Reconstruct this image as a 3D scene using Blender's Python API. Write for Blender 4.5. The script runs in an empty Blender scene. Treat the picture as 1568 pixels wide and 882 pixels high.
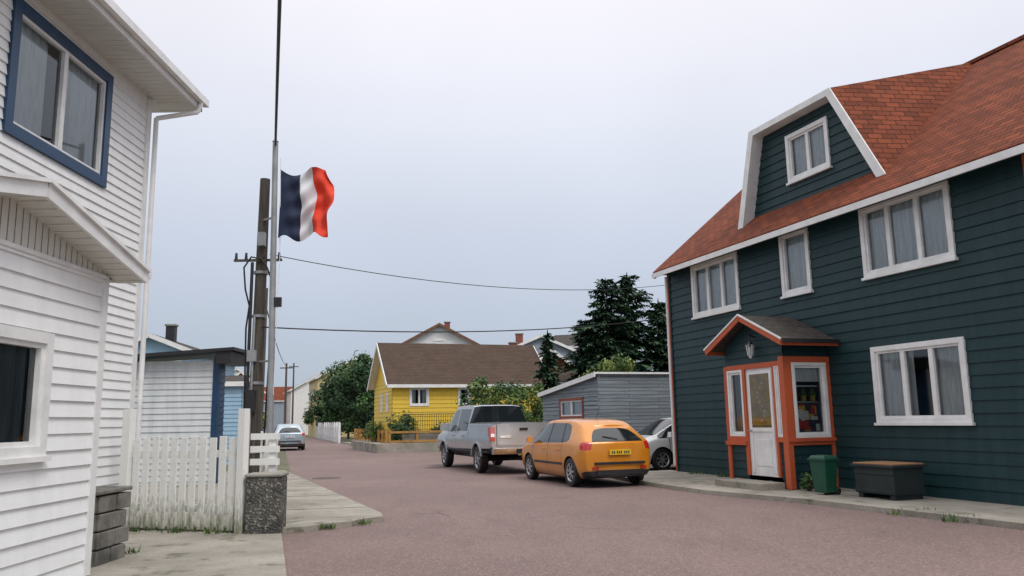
import bpy, bmesh, math, random
from mathutils import Matrix, Vector
random.seed(7)
S=bpy.context.scene
COL=S.collection
rad=math.radians
V=Vector
# ------------------------------------------------------------------ materials
def new_mat(name):
    m=bpy.data.materials.new(name); m.use_nodes=True
    nt=m.node_tree; b=nt.nodes['Principled BSDF']
    return m,nt,b
def mixc(nt,fac,a,b):
    n=nt.nodes.new('ShaderNodeMix'); n.data_type='RGBA'
    for idx,v in ((0,fac),(6,a),(7,b)):
        if isinstance(v,(float,int)): n.inputs[idx].default_value=v
        elif isinstance(v,tuple): n.inputs[idx].default_value=(v[0],v[1],v[2],1)
        else: nt.links.new(v,n.inputs[idx])
    return n.outputs[2]
def mulv(nt,src,k):
    d=nt.nodes.new('ShaderNodeMath'); d.operation='MULTIPLY'; d.inputs[1].default_value=k; nt.links.new(src,d.inputs[0]); return d.outputs[0]
def ramp(nt,src,p0,p1):
    r=nt.nodes.new('ShaderNodeMapRange'); r.inputs['From Min'].default_value=p0; r.inputs['From Max'].default_value=p1
    nt.links.new(src,r.inputs['Value']); return r.outputs[0]
def noise(nt,scale,detail=4,coord='Object',stretch=None,rough=0.6):
    tc=nt.nodes.new('ShaderNodeTexCoord'); src=tc.outputs[coord]
    if stretch:
        mp=nt.nodes.new('ShaderNodeMapping'); mp.inputs['Scale'].default_value=stretch; nt.links.new(src,mp.inputs[0]); src=mp.outputs[0]
    n=nt.nodes.new('ShaderNodeTexNoise'); n.inputs['Scale'].default_value=scale; n.inputs['Detail'].default_value=detail
    n.inputs['Roughness'].default_value=rough
    nt.links.new(src,n.inputs['Vector']); return n.outputs['Fac']
def bump(nt,b,h,strength=0.3,dist=0.01):
    n=nt.nodes.new('ShaderNodeBump'); n.inputs['Strength'].default_value=strength; n.inputs['Distance'].default_value=dist
    nt.links.new(h,n.inputs['Height']); nt.links.new(n.outputs[0],b.inputs['Normal'])
def simple(name,c,rough=0.6,metal=0.0,var=0.25,scale=3.0,stretch=None,c2=None,bmp=0.0,bscale=40,spec=None):
    m,nt,b=new_mat(name)
    c2=c2 or tuple(x*(1-var) for x in c)
    f=ramp(nt,noise(nt,scale,5,stretch=stretch),0.35,0.65)
    nt.links.new(mixc(nt,f,c,c2),b.inputs['Base Color'])
    b.inputs['Roughness'].default_value=rough; b.inputs['Metallic'].default_value=metal
    if spec is not None: b.inputs['Specular IOR Level'].default_value=spec
    if bmp: bump(nt,b,noise(nt,bscale,4),bmp,0.01)
    return m
def painted_siding(name,c,dirt,amount=0.5,rough=0.55,spec=.4,chips=None):
    m,nt,b=new_mat(name)
    f1=ramp(nt,noise(nt,1.3,5,stretch=(4,4,0.5)),0.42,0.72)
    f2=ramp(nt,noise(nt,5,6,stretch=(0.5,0.5,4)),0.5,0.75)
    c1=mixc(nt,mulv(nt,f1,amount),c,dirt)
    c2=mixc(nt,mulv(nt,f2,amount*.6),c1,dirt)
    if chips:
        f3=ramp(nt,noise(nt,9,8,stretch=(.35,.35,3.5),rough=.75),.645,.68); c2=mixc(nt,f3,c2,chips)
    nt.links.new(c2,b.inputs['Base Color'])
    b.inputs['Roughness'].default_value=rough; b.inputs['Specular IOR Level'].default_value=spec
    bump(nt,b,noise(nt,14,6,stretch=(1,1,8)),0.25,0.006)
    return m
def shingles(name,ca,cb,cm,w=0.3,h=0.14):
    m,nt,b=new_mat(name)
    tc=nt.nodes.new('ShaderNodeTexCoord')
    br=nt.nodes.new('ShaderNodeTexBrick'); nt.links.new(tc.outputs['UV'],br.inputs['Vector'])
    br.inputs['Scale'].default_value=1; br.inputs['Brick Width'].default_value=w; br.inputs['Row Height'].default_value=h
    br.inputs['Mortar Size'].default_value=0.010; br.inputs['Mortar Smooth'].default_value=0.2; br.inputs['Bias'].default_value=-0.1
    br.inputs['Color1'].default_value=(*ca,1); br.inputs['Color2'].default_value=(*cb,1); br.inputs['Mortar'].default_value=(*cm,1)
    f=ramp(nt,noise(nt,1.2,5),0.35,0.7)
    c=mixc(nt,mulv(nt,f,.5),br.outputs['Color'],tuple(x*0.5 for x in ca))
    f2=ramp(nt,noise(nt,45,3),0.4,0.7)
    nt.links.new(mixc(nt,mulv(nt,f2,.45),c,tuple(x*0.45 for x in cb)),b.inputs['Base Color'])
    b.inputs['Roughness'].default_value=0.9; b.inputs['Specular IOR Level'].default_value=0.2
    inv=nt.nodes.new('ShaderNodeMath'); inv.operation='SUBTRACT'; inv.inputs[0].default_value=1; nt.links.new(br.outputs['Fac'],inv.inputs[1])
    sx=nt.nodes.new('ShaderNodeSeparateXYZ'); nt.links.new(tc.outputs['UV'],sx.inputs[0])
    md=nt.nodes.new('ShaderNodeMath'); md.operation='MODULO'; md.inputs[1].default_value=h; nt.links.new(sx.outputs[1],md.inputs[0])
    sc=mulv(nt,md.outputs[0],-3)
    ad=nt.nodes.new('ShaderNodeMath'); nt.links.new(sc,ad.inputs[0]); nt.links.new(inv.outputs[0],ad.inputs[1])
    bump(nt,b,ad.outputs[0],0.7,0.02)
    return m
def glass_mat():
    m=bpy.data.materials.new('window_glass'); m.use_nodes=True; nt=m.node_tree; nt.nodes.clear()
    o=nt.nodes.new('ShaderNodeOutputMaterial'); mx=nt.nodes.new('ShaderNodeMixShader')
    t=nt.nodes.new('ShaderNodeBsdfTransparent'); t.inputs[0].default_value=(.8,.84,.84,1)
    g=nt.nodes.new('ShaderNodeBsdfGlossy'); g.inputs['Roughness'].default_value=0.03; g.inputs[0].default_value=(.95,.97,1,1)
    fr=nt.nodes.new('ShaderNodeFresnel'); fr.inputs[0].default_value=1.75
    nt.links.new(fr.outputs[0],mx.inputs[0]); nt.links.new(t.outputs[0],mx.inputs[1]); nt.links.new(g.outputs[0],mx.inputs[2]); nt.links.new(mx.outputs[0],o.inputs[0])
    return m
def gloss(name,c,rough=0.05,metal=0.0,coat=0.0):
    m,nt,b=new_mat(name); b.inputs['Base Color'].default_value=(*c,1); b.inputs['Metallic'].default_value=metal
    b.inputs['Coat Weight'].default_value=coat
    r=ramp(nt,noise(nt,6,3),0.3,0.7); mp=nt.nodes.new('ShaderNodeMath'); mp.operation='MULTIPLY_ADD'; mp.inputs[1].default_value=0.06; mp.inputs[2].default_value=rough
    nt.links.new(r,mp.inputs[0]); nt.links.new(mp.outputs[0],b.inputs['Roughness'])
    return m
M={}
M['green']=painted_siding('dark_green_siding',(0.0085,0.033,0.038),(0.022,0.052,0.058),0.5,0.5,.3,chips=(.07,.11,.11))
M['white']=painted_siding('white_siding',(0.82,0.83,0.83),(0.52,0.54,0.52),0.22)
M['whiteold']=painted_siding('old_white_boards',(0.66,0.68,0.70),(0.36,0.40,0.42),0.5)
M['trim']=simple('white_trim',(0.80,0.80,0.79),0.45,var=0.15,scale=4)
M['soffit']=simple('cream_soffit',(0.66,0.65,0.60),0.6,var=0.12)
M['blue']=simple('blue_trim',(0.008,0.05,0.125),0.4,var=0.25)
M['orange']=painted_siding('orange_trim',(0.50,0.10,0.035),(0.28,0.07,0.04),0.5,chips=(.35,.3,.25))
M['roofred']=shingles('red_shingles',(0.28,0.076,0.036),(0.13,0.038,0.022),(0.04,0.015,0.010))
M['roofbrown']=shingles('brown_shingles',(0.115,0.075,0.055),(0.085,0.058,0.045),(0.04,0.03,0.025))
M['roofgrey']=shingles('grey_shingles',(0.10,0.085,0.075),(0.06,0.055,0.05),(0.025,0.025,0.025))
M['glass']=glass_mat()
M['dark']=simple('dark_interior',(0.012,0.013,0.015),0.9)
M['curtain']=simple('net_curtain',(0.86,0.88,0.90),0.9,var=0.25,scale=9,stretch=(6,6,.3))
M['curtaindark']=simple('dark_curtain',(0.20,0.22,0.24),0.9,var=0.4,scale=5,stretch=(6,6,.4))  # dark grey curtain cloth with vertical tone streaks
M['concrete']=simple('concrete',(0.30,0.285,0.25),0.9,c2=(0.17,0.165,0.14),scale=1.6,bmp=0.4,bscale=30)
M['darkstone']=simple('weathered_stone_block',(0.20,0.19,0.17),0.95,c2=(0.075,0.072,0.062),scale=4,bmp=0.6,bscale=25)
M['yellow']=painted_siding('yellow_siding',(0.74,0.50,0.05),(0.55,0.38,0.08),0.3)
M['cream']=simple('cream_wall',(0.60,0.50,0.26),0.7)
M['brownwood']=simple('brown_wood',(0.20,0.085,0.04),0.7)
M['ltblue']=painted_siding('light_blue_siding',(0.30,0.46,0.60),(0.22,0.33,0.42),0.4)
M['greywall']=simple('blue_grey_wall',(0.30,0.35,0.41),0.7)
M['redwall']=simple('red_brown_wall',(0.26,0.075,0.05),0.7)
M['polewood']=simple('weathered_pole_wood',(0.12,0.105,0.085),0.9,c2=(0.05,0.042,0.035),scale=2,stretch=(10,10,.6),bmp=.5,bscale=20)
M['metal']=simple('galvanised_metal',(0.36,0.37,0.38),0.5,metal=.4,var=.3)
M['black']=simple('black_rubber',(0.012,0.012,0.012),0.55,var=.3)
M['plastic']=simple('black_plastic',(0.02,0.02,0.022),0.5)
M['bark']=simple('bark',(0.08,0.06,0.045),0.95,bmp=.5)
def boards(name,c1,c2,gap):
    m,nt,b=new_mat(name)
    tc=nt.nodes.new('ShaderNodeTexCoord'); br=nt.nodes.new('ShaderNodeTexBrick'); nt.links.new(tc.outputs['UV'],br.inputs[0])
    br.inputs['Scale'].default_value=1; br.inputs['Brick Width'].default_value=2.3; br.inputs['Row Height'].default_value=0.12; br.inputs['Mortar Size'].default_value=0.008
    br.inputs['Color1'].default_value=(*c1,1); br.inputs['Color2'].default_value=(*c2,1); br.inputs['Mortar'].default_value=(*gap,1)
    f=ramp(nt,noise(nt,3,6,coord='UV',stretch=(.4,5,1)),.42,.68)
    c=mixc(nt,mulv(nt,f,.7),br.outputs['Color'],tuple(x*.45 for x in c1))
    f3=ramp(nt,noise(nt,5,7,coord='UV',stretch=(.4,4,1),rough=.75),.62,.66); c=mixc(nt,mulv(nt,f3,.6),c,(.42,.46,.5))
    nt.links.new(c,b.inputs['Base Color']); b.inputs['Roughness'].default_value=.85
    inv=nt.nodes.new('ShaderNodeMath'); inv.operation='SUBTRACT'; inv.inputs[0].default_value=1; nt.links.new(br.outputs['Fac'],inv.inputs[1]); bump(nt,b,inv.outputs[0],.6,.02)
    return m
M['greyboards']=boards('weathered_grey_boards',(0.27,0.31,0.345),(0.20,0.23,0.255),(0.05,0.055,0.06))
def picket():
    m,nt,b=new_mat('mouldy_white_paint')
    tc=nt.nodes.new('ShaderNodeTexCoord'); sx=nt.nodes.new('ShaderNodeSeparateXYZ'); nt.links.new(tc.outputs['Object'],sx.inputs[0])
    lo=ramp(nt,sx.outputs[2],0.6,0.0)
    n=noise(nt,9,6,stretch=(3,3,.8)); ad=nt.nodes.new('ShaderNodeMath'); ad.operation='MULTIPLY_ADD'; ad.inputs[1].default_value=.5; nt.links.new(lo,ad.inputs[0]); nt.links.new(n,ad.inputs[2])
    f=ramp(nt,ad.outputs[0],.60,.98)
    nt.links.new(mixc(nt,f,(0.76,0.76,0.73),(0.20,0.21,0.13)),b.inputs['Base Color']); b.inputs['Roughness'].default_value=.7
    return m
M['picket']=picket()
def pebble():
    m,nt,b=new_mat('pebble_dash')
    tc=nt.nodes.new('ShaderNodeTexCoord'); v=nt.nodes.new('ShaderNodeTexVoronoi'); v.inputs['Scale'].default_value=34; nt.links.new(tc.outputs['Object'],v.inputs['Vector'])
    n=ramp(nt,noise(nt,4,5),.35,.65); c=mixc(nt,n,(0.12,0.115,0.10),(0.045,0.045,0.042))
    hs=nt.nodes.new('ShaderNodeSeparateColor'); nt.links.new(v.outputs['Color'],hs.inputs[0])
    f=ramp(nt,hs.outputs[0],.7,1.0); nt.links.new(mixc(nt,f,c,(0.26,0.25,0.22)),b.inputs['Base Color']); b.inputs['Roughness'].default_value=.9
    bump(nt,b,v.outputs['Distance'],1.0,.02); return m
M['pebble']=pebble()
def asphalt(name,ca,cb,cd):
    m,nt,b=new_mat(name)
    n1=ramp(nt,noise(nt,.22,5),.35,.68); c=mixc(nt,n1,ca,cb)
    n2=ramp(nt,noise(nt,1.1,6,stretch=(1.8,.5,1)),.5,.75)
    c=mixc(nt,mulv(nt,n2,.45),c,cd)
    tc=nt.nodes.new('ShaderNodeTexCoord')
    v=nt.nodes.new('ShaderNodeTexVoronoi'); v.inputs['Scale'].default_value=55; nt.links.new(tc.outputs['Object'],v.inputs['Vector'])
    hs=nt.nodes.new('ShaderNodeSeparateColor'); nt.links.new(v.outputs['Color'],hs.inputs[0])
    c=mixc(nt,mulv(nt,ramp(nt,hs.outputs[0],.7,1.0),.6),c,tuple(x*1.75 for x in ca))
    c=mixc(nt,mulv(nt,ramp(nt,hs.outputs[1],.7,1.0),.55),c,tuple(x*.32 for x in ca))
    nz=nt.nodes.new('ShaderNodeTexNoise'); nz.inputs['Scale'].default_value=1.5; nt.links.new(tc.outputs['Object'],nz.inputs['Vector'])
    mx=nt.nodes.new('ShaderNodeMix'); mx.data_type='VECTOR'; mx.inputs[0].default_value=.3; nt.links.new(tc.outputs['Object'],mx.inputs[4]); nt.links.new(nz.outputs['Color'],mx.inputs[5])
    ve=nt.nodes.new('ShaderNodeTexVoronoi'); ve.feature='DISTANCE_TO_EDGE'; ve.inputs['Scale'].default_value=.35; nt.links.new(mx.outputs[1],ve.inputs['Vector'])
    cr=ramp(nt,ve.outputs['Distance'],.006,.0); msk=ramp(nt,noise(nt,.5,3),.56,.64); mm=nt.nodes.new('ShaderNodeMath'); mm.operation='MULTIPLY'; nt.links.new(cr,mm.inputs[0]); nt.links.new(msk,mm.inputs[1])
    c=mixc(nt,mulv(nt,mm.outputs[0],.7),c,(0.03,0.025,0.025))
    nt.links.new(c,b.inputs['Base Color']); b.inputs['Roughness'].default_value=.85
    bump(nt,b,v.outputs['Distance'],.35,.01); return m
M['asphalt']=asphalt('red_asphalt',(0.200,0.137,0.125),(0.146,0.102,0.094),(0.104,0.078,0.073))
M['asphaltdark']=simple('dark_joint',(0.10,0.085,0.075),.9)
def old_conc():
    m,nt,b=new_mat('worn_concrete')
    n1=ramp(nt,noise(nt,.9,6),.35,.65); c=mixc(nt,n1,(0.36,0.33,0.285),(0.22,0.20,0.165))
    n2=ramp(nt,noise(nt,2.2,6),.56,.66); c=mixc(nt,mulv(nt,n2,.8),c,(0.10,0.11,0.06))
    n3=ramp(nt,noise(nt,45,3),.55,.75); c=mixc(nt,n3,c,(0.12,0.11,0.1))
    nt.links.new(c,b.inputs['Base Color']); b.inputs['Roughness'].default_value=.92; bump(nt,b,noise(nt,25,6),.6,.02); return m
M['oldconc']=old_conc()
M['ground']=simple('ground_grass',(0.075,0.095,0.035),.95,c2=(0.14,0.12,0.085),scale=.4,bmp=.5,bscale=8)
def leafm(name,a,b_):
    m,nt,b=new_mat(name)
    f=ramp(nt,noise(nt,1.1,3),.35,.65); nt.links.new(mixc(nt,f,a,b_),b.inputs['Base Color']); b.inputs['Roughness'].default_value=.6
    b.inputs['Specular IOR Level'].default_value=.25; return m
M['leaf']=leafm('leaf_green',(0.075,0.14,0.038),(0.034,0.075,0.026))
M['leafdark']=leafm('leaf_dark',(0.038,0.084,0.034),(0.020,0.046,0.021))
M['leafyel']=leafm('leaf_yellowgreen',(0.20,0.25,0.06),(0.09,0.14,0.035))
M['needle']=leafm('spruce_needles',(0.034,0.074,0.044),(0.014,0.036,0.022))
M['needle2']=leafm('spruce_needles_light',(0.068,0.13,0.065),(0.034,0.072,0.04))
# ------------------------------------------------------------------ mesh builder
class MB:
    def __init__(s): s.v=[]; s.f=[]; s.m=[]; s.mats=[]
    def mi(s,mat):
        if isinstance(mat,str): mat=M[mat]
        if mat not in s.mats: s.mats.append(mat)
        return s.mats.index(mat)
    def face(s,pts,mat):
        i=len(s.v); s.v+= [tuple(p) for p in pts]; s.f.append(tuple(range(i,i+len(pts)))); s.m.append(s.mi(mat))
    def hexa(s,p,mat):
        i=len(s.v); s.v+=[tuple(q) for q in p]; k=s.mi(mat)
        for q in ((3,2,1,0),(4,5,6,7),(0,1,5,4),(1,2,6,5),(2,3,7,6),(3,0,4,7)):
            s.f.append(tuple(i+j for j in q)); s.m.append(k)
    def box(s,x0,x1,y0,y1,z0,z1,mat):
        s.hexa([(x0,y0,z0),(x1,y0,z0),(x1,y1,z0),(x0,y1,z0),(x0,y0,z1),(x1,y0,z1),(x1,y1,z1),(x0,y1,z1)],mat)
    def obox(s,P,U,N,a0,a1,n0,n1,z0,z1,mat):
        P=V(P);U=V(U);N=V(N);Z=V((0,0,1))
        q=[P+U*a+N*n+Z*z for z in (z0,z1) for a,n in ((a0,n0),(a1,n0),(a1,n1),(a0,n1))]
        s.hexa(q,mat)
    def beam(s,a,b,w,h,mat):
        a=V(a);b=V(b);d=(b-a).normalized(); up=V((0,0,1)) if abs(d.z)<.95 else V((1,0,0))
        r=d.cross(up).normalized(); u=r.cross(d)
        q=[p+r*x*w/2+u*y*h/2 for p in (a,b) for x,y in ((-1,-1),(1,-1),(1,1),(-1,1))]
        s.hexa(q,mat)
    def cyl(s,a,b,r0,r1,mat,n=12,cap=True):
        a=V(a);b=V(b);d=(b-a).normalized(); up=V((0,0,1)) if abs(d.z)<.95 else V((1,0,0))
        r=d.cross(up).normalized(); u=r.cross(d); i=len(s.v); k=s.mi(mat)
        for p,R in ((a,r0),(b,r1)):
            for j in range(n):
                t=2*math.pi*j/n; s.v.append(tuple(p+r*math.cos(t)*R+u*math.sin(t)*R))
        for j in range(n):
            j2=(j+1)%n; s.f.append((i+j,i+j2,i+n+j2,i+n+j)); s.m.append(k)
        if cap:
            s.f.append(tuple(i+j for j in reversed(range(n)))); s.m.append(k)
            s.f.append(tuple(i+n+j for j in range(n))); s.m.append(k)
    def obj(s,name,parent=None,smooth=False,bevel=0.0,uv=True):
        me=bpy.data.meshes.new(name); me.from_pydata(s.v,[],s.f)
        for m in s.mats: me.materials.append(m)
        me.polygons.foreach_set('material_index',s.m)
        if uv:
            l=me.uv_layers.new(name='UVMap')
            for p in me.polygons:
                n=p.normal; u=V((0,0,1)).cross(n)
                u=u.normalized() if u.length>.05 else V((1,0,0))
                w=n.cross(u)
                for li in p.loop_indices:
                    c=me.vertices[me.loops[li].vertex_index].co; l.data[li].uv=(c.dot(u),c.dot(w))
        if smooth: me.polygons.foreach_set('use_smooth',[True]*len(me.polygons))
        me.update()
        o=bpy.data.objects.new(name,me); COL.objects.link(o)
        if parent: o.parent=parent
        if bevel:
            md=o.modifiers.new('bevel','BEVEL'); md.width=bevel; md.segments=2; md.limit_method='ANGLE'; md.angle_limit=rad(40)
        return o
def empty(name,loc=(0,0,0),rz=0):
    e=bpy.data.objects.new(name,None); COL.objects.link(e); e.location=loc; e.rotation_euler=(0,0,rz); e.empty_display_size=.3; return e
# ------------------------------------------------------------------ wall + windows
def siding(mb,P,U,N,s0,s1,z0,z1,expo,mat,openings=(),proud=.022,prof=None):
    P=V(P);U=V(U);N=V(N);Z=V((0,0,1))
    lo=(lambda z:s0) if prof is None else (lambda z:prof(z)[0])
    hi=(lambda z:s1) if prof is None else (lambda z:prof(z)[1])
    z=z0
    while z<z1-1e-4:
        zt=min(z+expo,z1)
        cuts={z,zt}
        for o in openings:
            for q in (o[2],o[3]):
                if z<q<zt: cuts.add(q)
        cuts=sorted(cuts)
        jit=random.uniform(-.003,.003)
        off=lambda q:(proud+jit)*(1-(q-z)/expo)+.001
        for a,b in zip(cuts[:-1],cuts[1:]):
            mid=(a+b)/2
            ops=sorted([(o[0],o[1]) for o in openings if o[2]<mid<o[3]])
            segs=[]; left=None
            for oa,ob in ops:
                segs.append((left,oa)); left=ob
            segs.append((left,None))
            for l,r in segs:
                la,lb=(lo(a),lo(b)) if l is None else (l,l)
                ra,rb=(hi(a),hi(b)) if r is None else (r,r)
                if ra-la<.005 and rb-lb<.005: continue
                pa=P+N*off(a)+Z*a; pb=P+N*off(b)+Z*b
                mb.face([pa+U*la,pa+U*ra,pb+U*rb,pb+U*lb],mat)
                if a==z:
                    p0=P+Z*a
                    mb.face([p0+U*la,p0+U*ra,pa+U*ra,pa+U*la],mat)
        z=zt
def window(name,parent,P,U,N,s0,s1,z0,z1,panes=3,trim='trim',tw=.09,sash='trim',curtain='curtain',split=None,sill=True,room=.7,cfrac=1.0,curtz=(0,1)):
    mb=MB(); P=V(P);U=V(U);N=V(N)
    B=lambda a0,a1,n0,n1,c0,c1,m: mb.obox(P,U,N,a0,a1,n0,n1,c0,c1,m)
    B(s0,s0+tw,-.08,.05,z0,z1,trim);B(s1-tw,s1,-.08,.05,z0,z1,trim)
    B(s0+tw,s1-tw,-.08,.048,z1-tw,z1,trim);B(s0+tw,s1-tw,-.08,.048,z0,z0+tw,trim)
    if sill: B(s0-.03,s1+.03,.0,.085,z0-.035,z0+.012,trim)
    a0=s0+tw;a1=s1-tw;b0=z0+tw;b1=z1-tw
    ed=split or [i/panes for i in range(panes+1)]
    es=[a0+(a1-a0)*e for e in ed]
    sw=.045
    for i in range(len(es)-1):
        l,r=es[i],es[i+1]
        B(l,l+sw,-.06,.02,b0,b1,sash);B(r-sw,r,-.06,.02,b0,b1,sash)
        B(l+sw,r-sw,-.06,.018,b1-sw,b1,sash);B(l+sw,r-sw,-.06,.018,b0,b0+sw,sash)
        g=-.03
        mb.face([P+U*(l+sw)+N*g+V((0,0,b0+sw)),P+U*(r-sw)+N*g+V((0,0,b0+sw)),P+U*(r-sw)+N*g+V((0,0,b1-sw)),P+U*(l+sw)+N*g+V((0,0,b1-sw))],'glass')
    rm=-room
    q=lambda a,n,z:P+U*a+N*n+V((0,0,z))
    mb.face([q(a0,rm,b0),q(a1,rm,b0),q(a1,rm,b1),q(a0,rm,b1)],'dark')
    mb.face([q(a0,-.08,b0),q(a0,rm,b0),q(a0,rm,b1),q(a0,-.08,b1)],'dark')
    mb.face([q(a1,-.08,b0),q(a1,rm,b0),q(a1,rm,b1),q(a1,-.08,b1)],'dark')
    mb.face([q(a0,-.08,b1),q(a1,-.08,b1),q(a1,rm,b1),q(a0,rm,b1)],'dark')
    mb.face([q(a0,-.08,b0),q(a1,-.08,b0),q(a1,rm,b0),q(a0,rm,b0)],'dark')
    if curtain:
        spans=[(a0,a1)] if cfrac>=1 else [(a0,a0+(a1-a0)*cfrac/2),(a1-(a1-a0)*cfrac/2,a1)]
        c0=b0+(b1-b0)*curtz[0]; c1=b0+(b1-b0)*curtz[1]
        for l,r in spans:
            n=max(12,int((r-l)/.03)); pr=None; ph=random.random()*6
            for i in range(n+1):
                a=l+(r-l)*i/n; o=-.11+.022*math.sin(a*38+ph)+.012*math.sin(a*71+ph*2)
                cu=(q(a,o,c0),q(a,o,c1))
                if pr: mb.face([pr[0],cu[0],cu[1],pr[1]],curtain)
                pr=cu
    return mb.obj(name,parent)
def slab(mb,pts,th,mat,edge=None):
    P=[V(p) for p in pts]; n=(P[1]-P[0]).cross(P[2]-P[0]).normalized()
    if n.z<0: P=P[::-1]; n=-n
    Q=[p-n*th for p in P]
    mb.face(P,mat); mb.face(Q[::-1],edge or mat)
    for i in range(len(P)):
        j=(i+1)%len(P); mb.face([P[j],P[i],Q[i],Q[j]],edge or mat)
X_=V((1,0,0));Y_=V((0,1,0));nX=-X_;nY=-Y_
# ------------------------------------------------------------------ GREEN HOUSE
gh=empty('green_clapboard_house',(4.31,21.5,0),rad(-70))
L=13.0; D=8.0
wins=[(1.14,3.12,4.0,5.36),(4.67,5.58,4.02,5.42),(7.03,9.05,4.02,5.40),(7.02,9.03,1.32,2.72),(10.40,11.6,4.0,5.38)]
mb=MB()
siding(mb,(0,0,0),X_,nY,0.0,L,.08,5.62,.2,'green',wins+[(4.0,5.75,.3,2.5)])
siding(mb,(0,0,0),Y_,nX,0,D,.08,5.62,.2,'green')
siding(mb,(0,0,0),Y_,nX,0,D,5.62,9.0,.2,'green',prof=lambda z:((z-5.62)/.845*.96,D-(z-5.62)/.845*.96))
siding(mb,(L,0,0),Y_,X_,0,D,.08,5.62,.2,'green')
mb.face([(0,D,0),(L,D,0),(L,D,5.6),(0,D,5.6)],'green')
mb.box(0.02,L-.02,.02,D-.02,-.1,.1,'concrete')
mb.obj('walls',gh)
mb=MB()
mb.box(-.03,.045,-.035,.09,.08,5.5,'green'); mb.box(-.035,-.028,-.04,.09,.08,5.5,'orange')
mb.cyl((-.09,-.05,.25),(-.09,-.05,5.3),.04,.04,'trim',10)
mb.box(-.045,-.004,-.05,-.036,.08,5.4,'orange')
mb.obj('corner_boards',gh)
window('bedroom_window_1',gh,(0,0,0),X_,nY,*wins[0],panes=3)
window('bedroom_window_2',gh,(0,0,0),X_,nY,*wins[1],panes=1)
window('bedroom_window_3',gh,(0,0,0),X_,nY,*wins[2],panes=3,split=[0,.30,.66,1])
window('living_room_window',gh,(0,0,0),X_,nY,*wins[3],panes=3,cfrac=.84)
window('end_window',gh,(0,0,0),X_,nY,*wins[4],panes=2,trim='orange',tw=.11)
ev=5.42; m_=.845
rz=lambda o: ev+m_*(o+.42)
mb=MB()
slab(mb,[(-.16,-.42,rz(-.42)),(L+.2,-.42,rz(-.42)),(L+.2,4,rz(4)),(-.16,4,rz(4))],.05,'roofred')
slab(mb,[(-.16,4,rz(4)),(L+.2,4,rz(4)),(L+.2,8.42,rz(-.42)),(-.16,8.42,rz(-.42))],.05,'roofred')
mb.box(-.16,L+.2,3.9,4.1,rz(4)-.05,rz(4)+.03,'roofred')
mb.obj('main_roof',gh)
mb=MB()
mb.box(-.17,L+.2,-.44,-.405,ev-.16,ev-.035,'trim')
mb.box(-.15,L+.1,-.405,-.002,ev-.06,ev-.03,'green')
for a,b in (((-.13,-.42,rz(-.42)-.13),(-.13,4,rz(4)-.13)),((-.13,8.42,rz(-.42)-.13),(-.13,4,rz(4)-.13))): mb.beam(a,b,.04,.14,'trim')
mb.obj('eave_fascia',gh)
# dormer
df=.52; do=.24
dw=(4.50,5.84,6.66,7.78)
mb=MB()
siding(mb,(0,df,0),X_,nY,0,0,6.1,8.12,.2,'green',[dw],prof=lambda z:(3.02+(z-6.1)*.36,7.16-(z-6.1)*.55))
mb.obj('dormer_wall',gh)
window('dormer_window',gh,(0,df,0),X_,nY,*dw,panes=2,curtain='curtain')
o1=[(2.9,do,rz(do)-.02),(3.56,do,8.2),(6.28,do,8.2),(7.52,do,rz(do)-.02)]
mb=MB()
RL=(3.3,4,rz(4));RR=(6.62,4,rz(4))
slab(mb,[o1[1],o1[2],RR,RL],.05,'roofred')
slab(mb,[o1[0],o1[1],RL],.05,'roofred'); slab(mb,[o1[3],RR,o1[2]],.05,'roofred')
mb.obj('dormer_roof',gh)
mb=MB()
ins=[(3.10,0,rz(do)-.02),(3.70,0,8.06),(6.17,0,8.06),(7.30,0,rz(do)-.02)]
for i in range(3):
    a,b=V(o1[i]),V(o1[i+1]); c,d_=V((ins[i][0],do,ins[i][2])),V((ins[i+1][0],do,ins[i+1][2]))
    yo=V((0,-.03,0))
    mb.face([a+yo,b+yo,d_+yo,c+yo],'trim'); mb.face([a+yo,a,b,b+yo],'trim')
    e=V((0,df-do+.0,0)); mb.face([c+yo,d_+yo,d_+e,c+e],'trim')
mb.obj('dormer_fascia',gh)
# porch
ps0,ps1,pf=3.92,5.83,-1.08
mb=MB()
siding(mb,(0,pf,0),X_,nY,ps0,ps1,.10,1.0,.16,'green',[(4.55,5.6,.1,1.0)])
siding(mb,(ps1,0,0),Y_,X_,pf,0,.10,1.0,.16,'green')
siding(mb,(ps0,0,0),Y_,nX,pf,0,.10,2.95,.16,'green')
siding(mb,(0,pf,0),X_,nY,ps0,ps1,2.55,3.46,.16,'green',prof=lambda z:(ps0+max(0,(z-2.95))*1.75,ps1-max(0,(z-2.95))*1.75))
siding(mb,(ps1,0,0),Y_,X_,pf,0,2.60,2.95,.16,'green')
mb.obj('porch_walls',gh)
mb=MB(); O='orange'
def fr(a0,a1,z0,z1,m=O,y1=.05): mb.box(a0,a1,pf-y1,pf+.06,z0,z1,m)
fr(ps0-.03,ps0+.08,.1,2.55);fr(ps1-.10,ps1+.05,.1,2.64,y1=.055)
fr(ps0+.08,ps1-.10,2.46,2.56);fr(4.53,4.62,.3,2.46);fr(5.51,5.58,.3,2.46)
fr(ps0+.08,4.53,.98,1.08);fr(5.58,ps1-.10,.98,1.08,y1=.052)
fr(ps0-.06,4.58,.90,.98,y1=.08)
mb.box(ps1-.0,ps1+.05,pf+.06,-.0,.92,1.06,O); mb.box(ps1+.05,ps1+.09,pf-.02,0,.99,1.05,O)
mb.box(ps1-.0,ps1+.05,pf+.06,-.0,2.52,2.64,O)
mb.box(ps1-.0,ps1+.045,pf+.06,pf+.14,1.06,2.52,O); mb.box(ps1-.0,ps1+.045,-.10,-.0,1.06,2.52,O)
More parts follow.
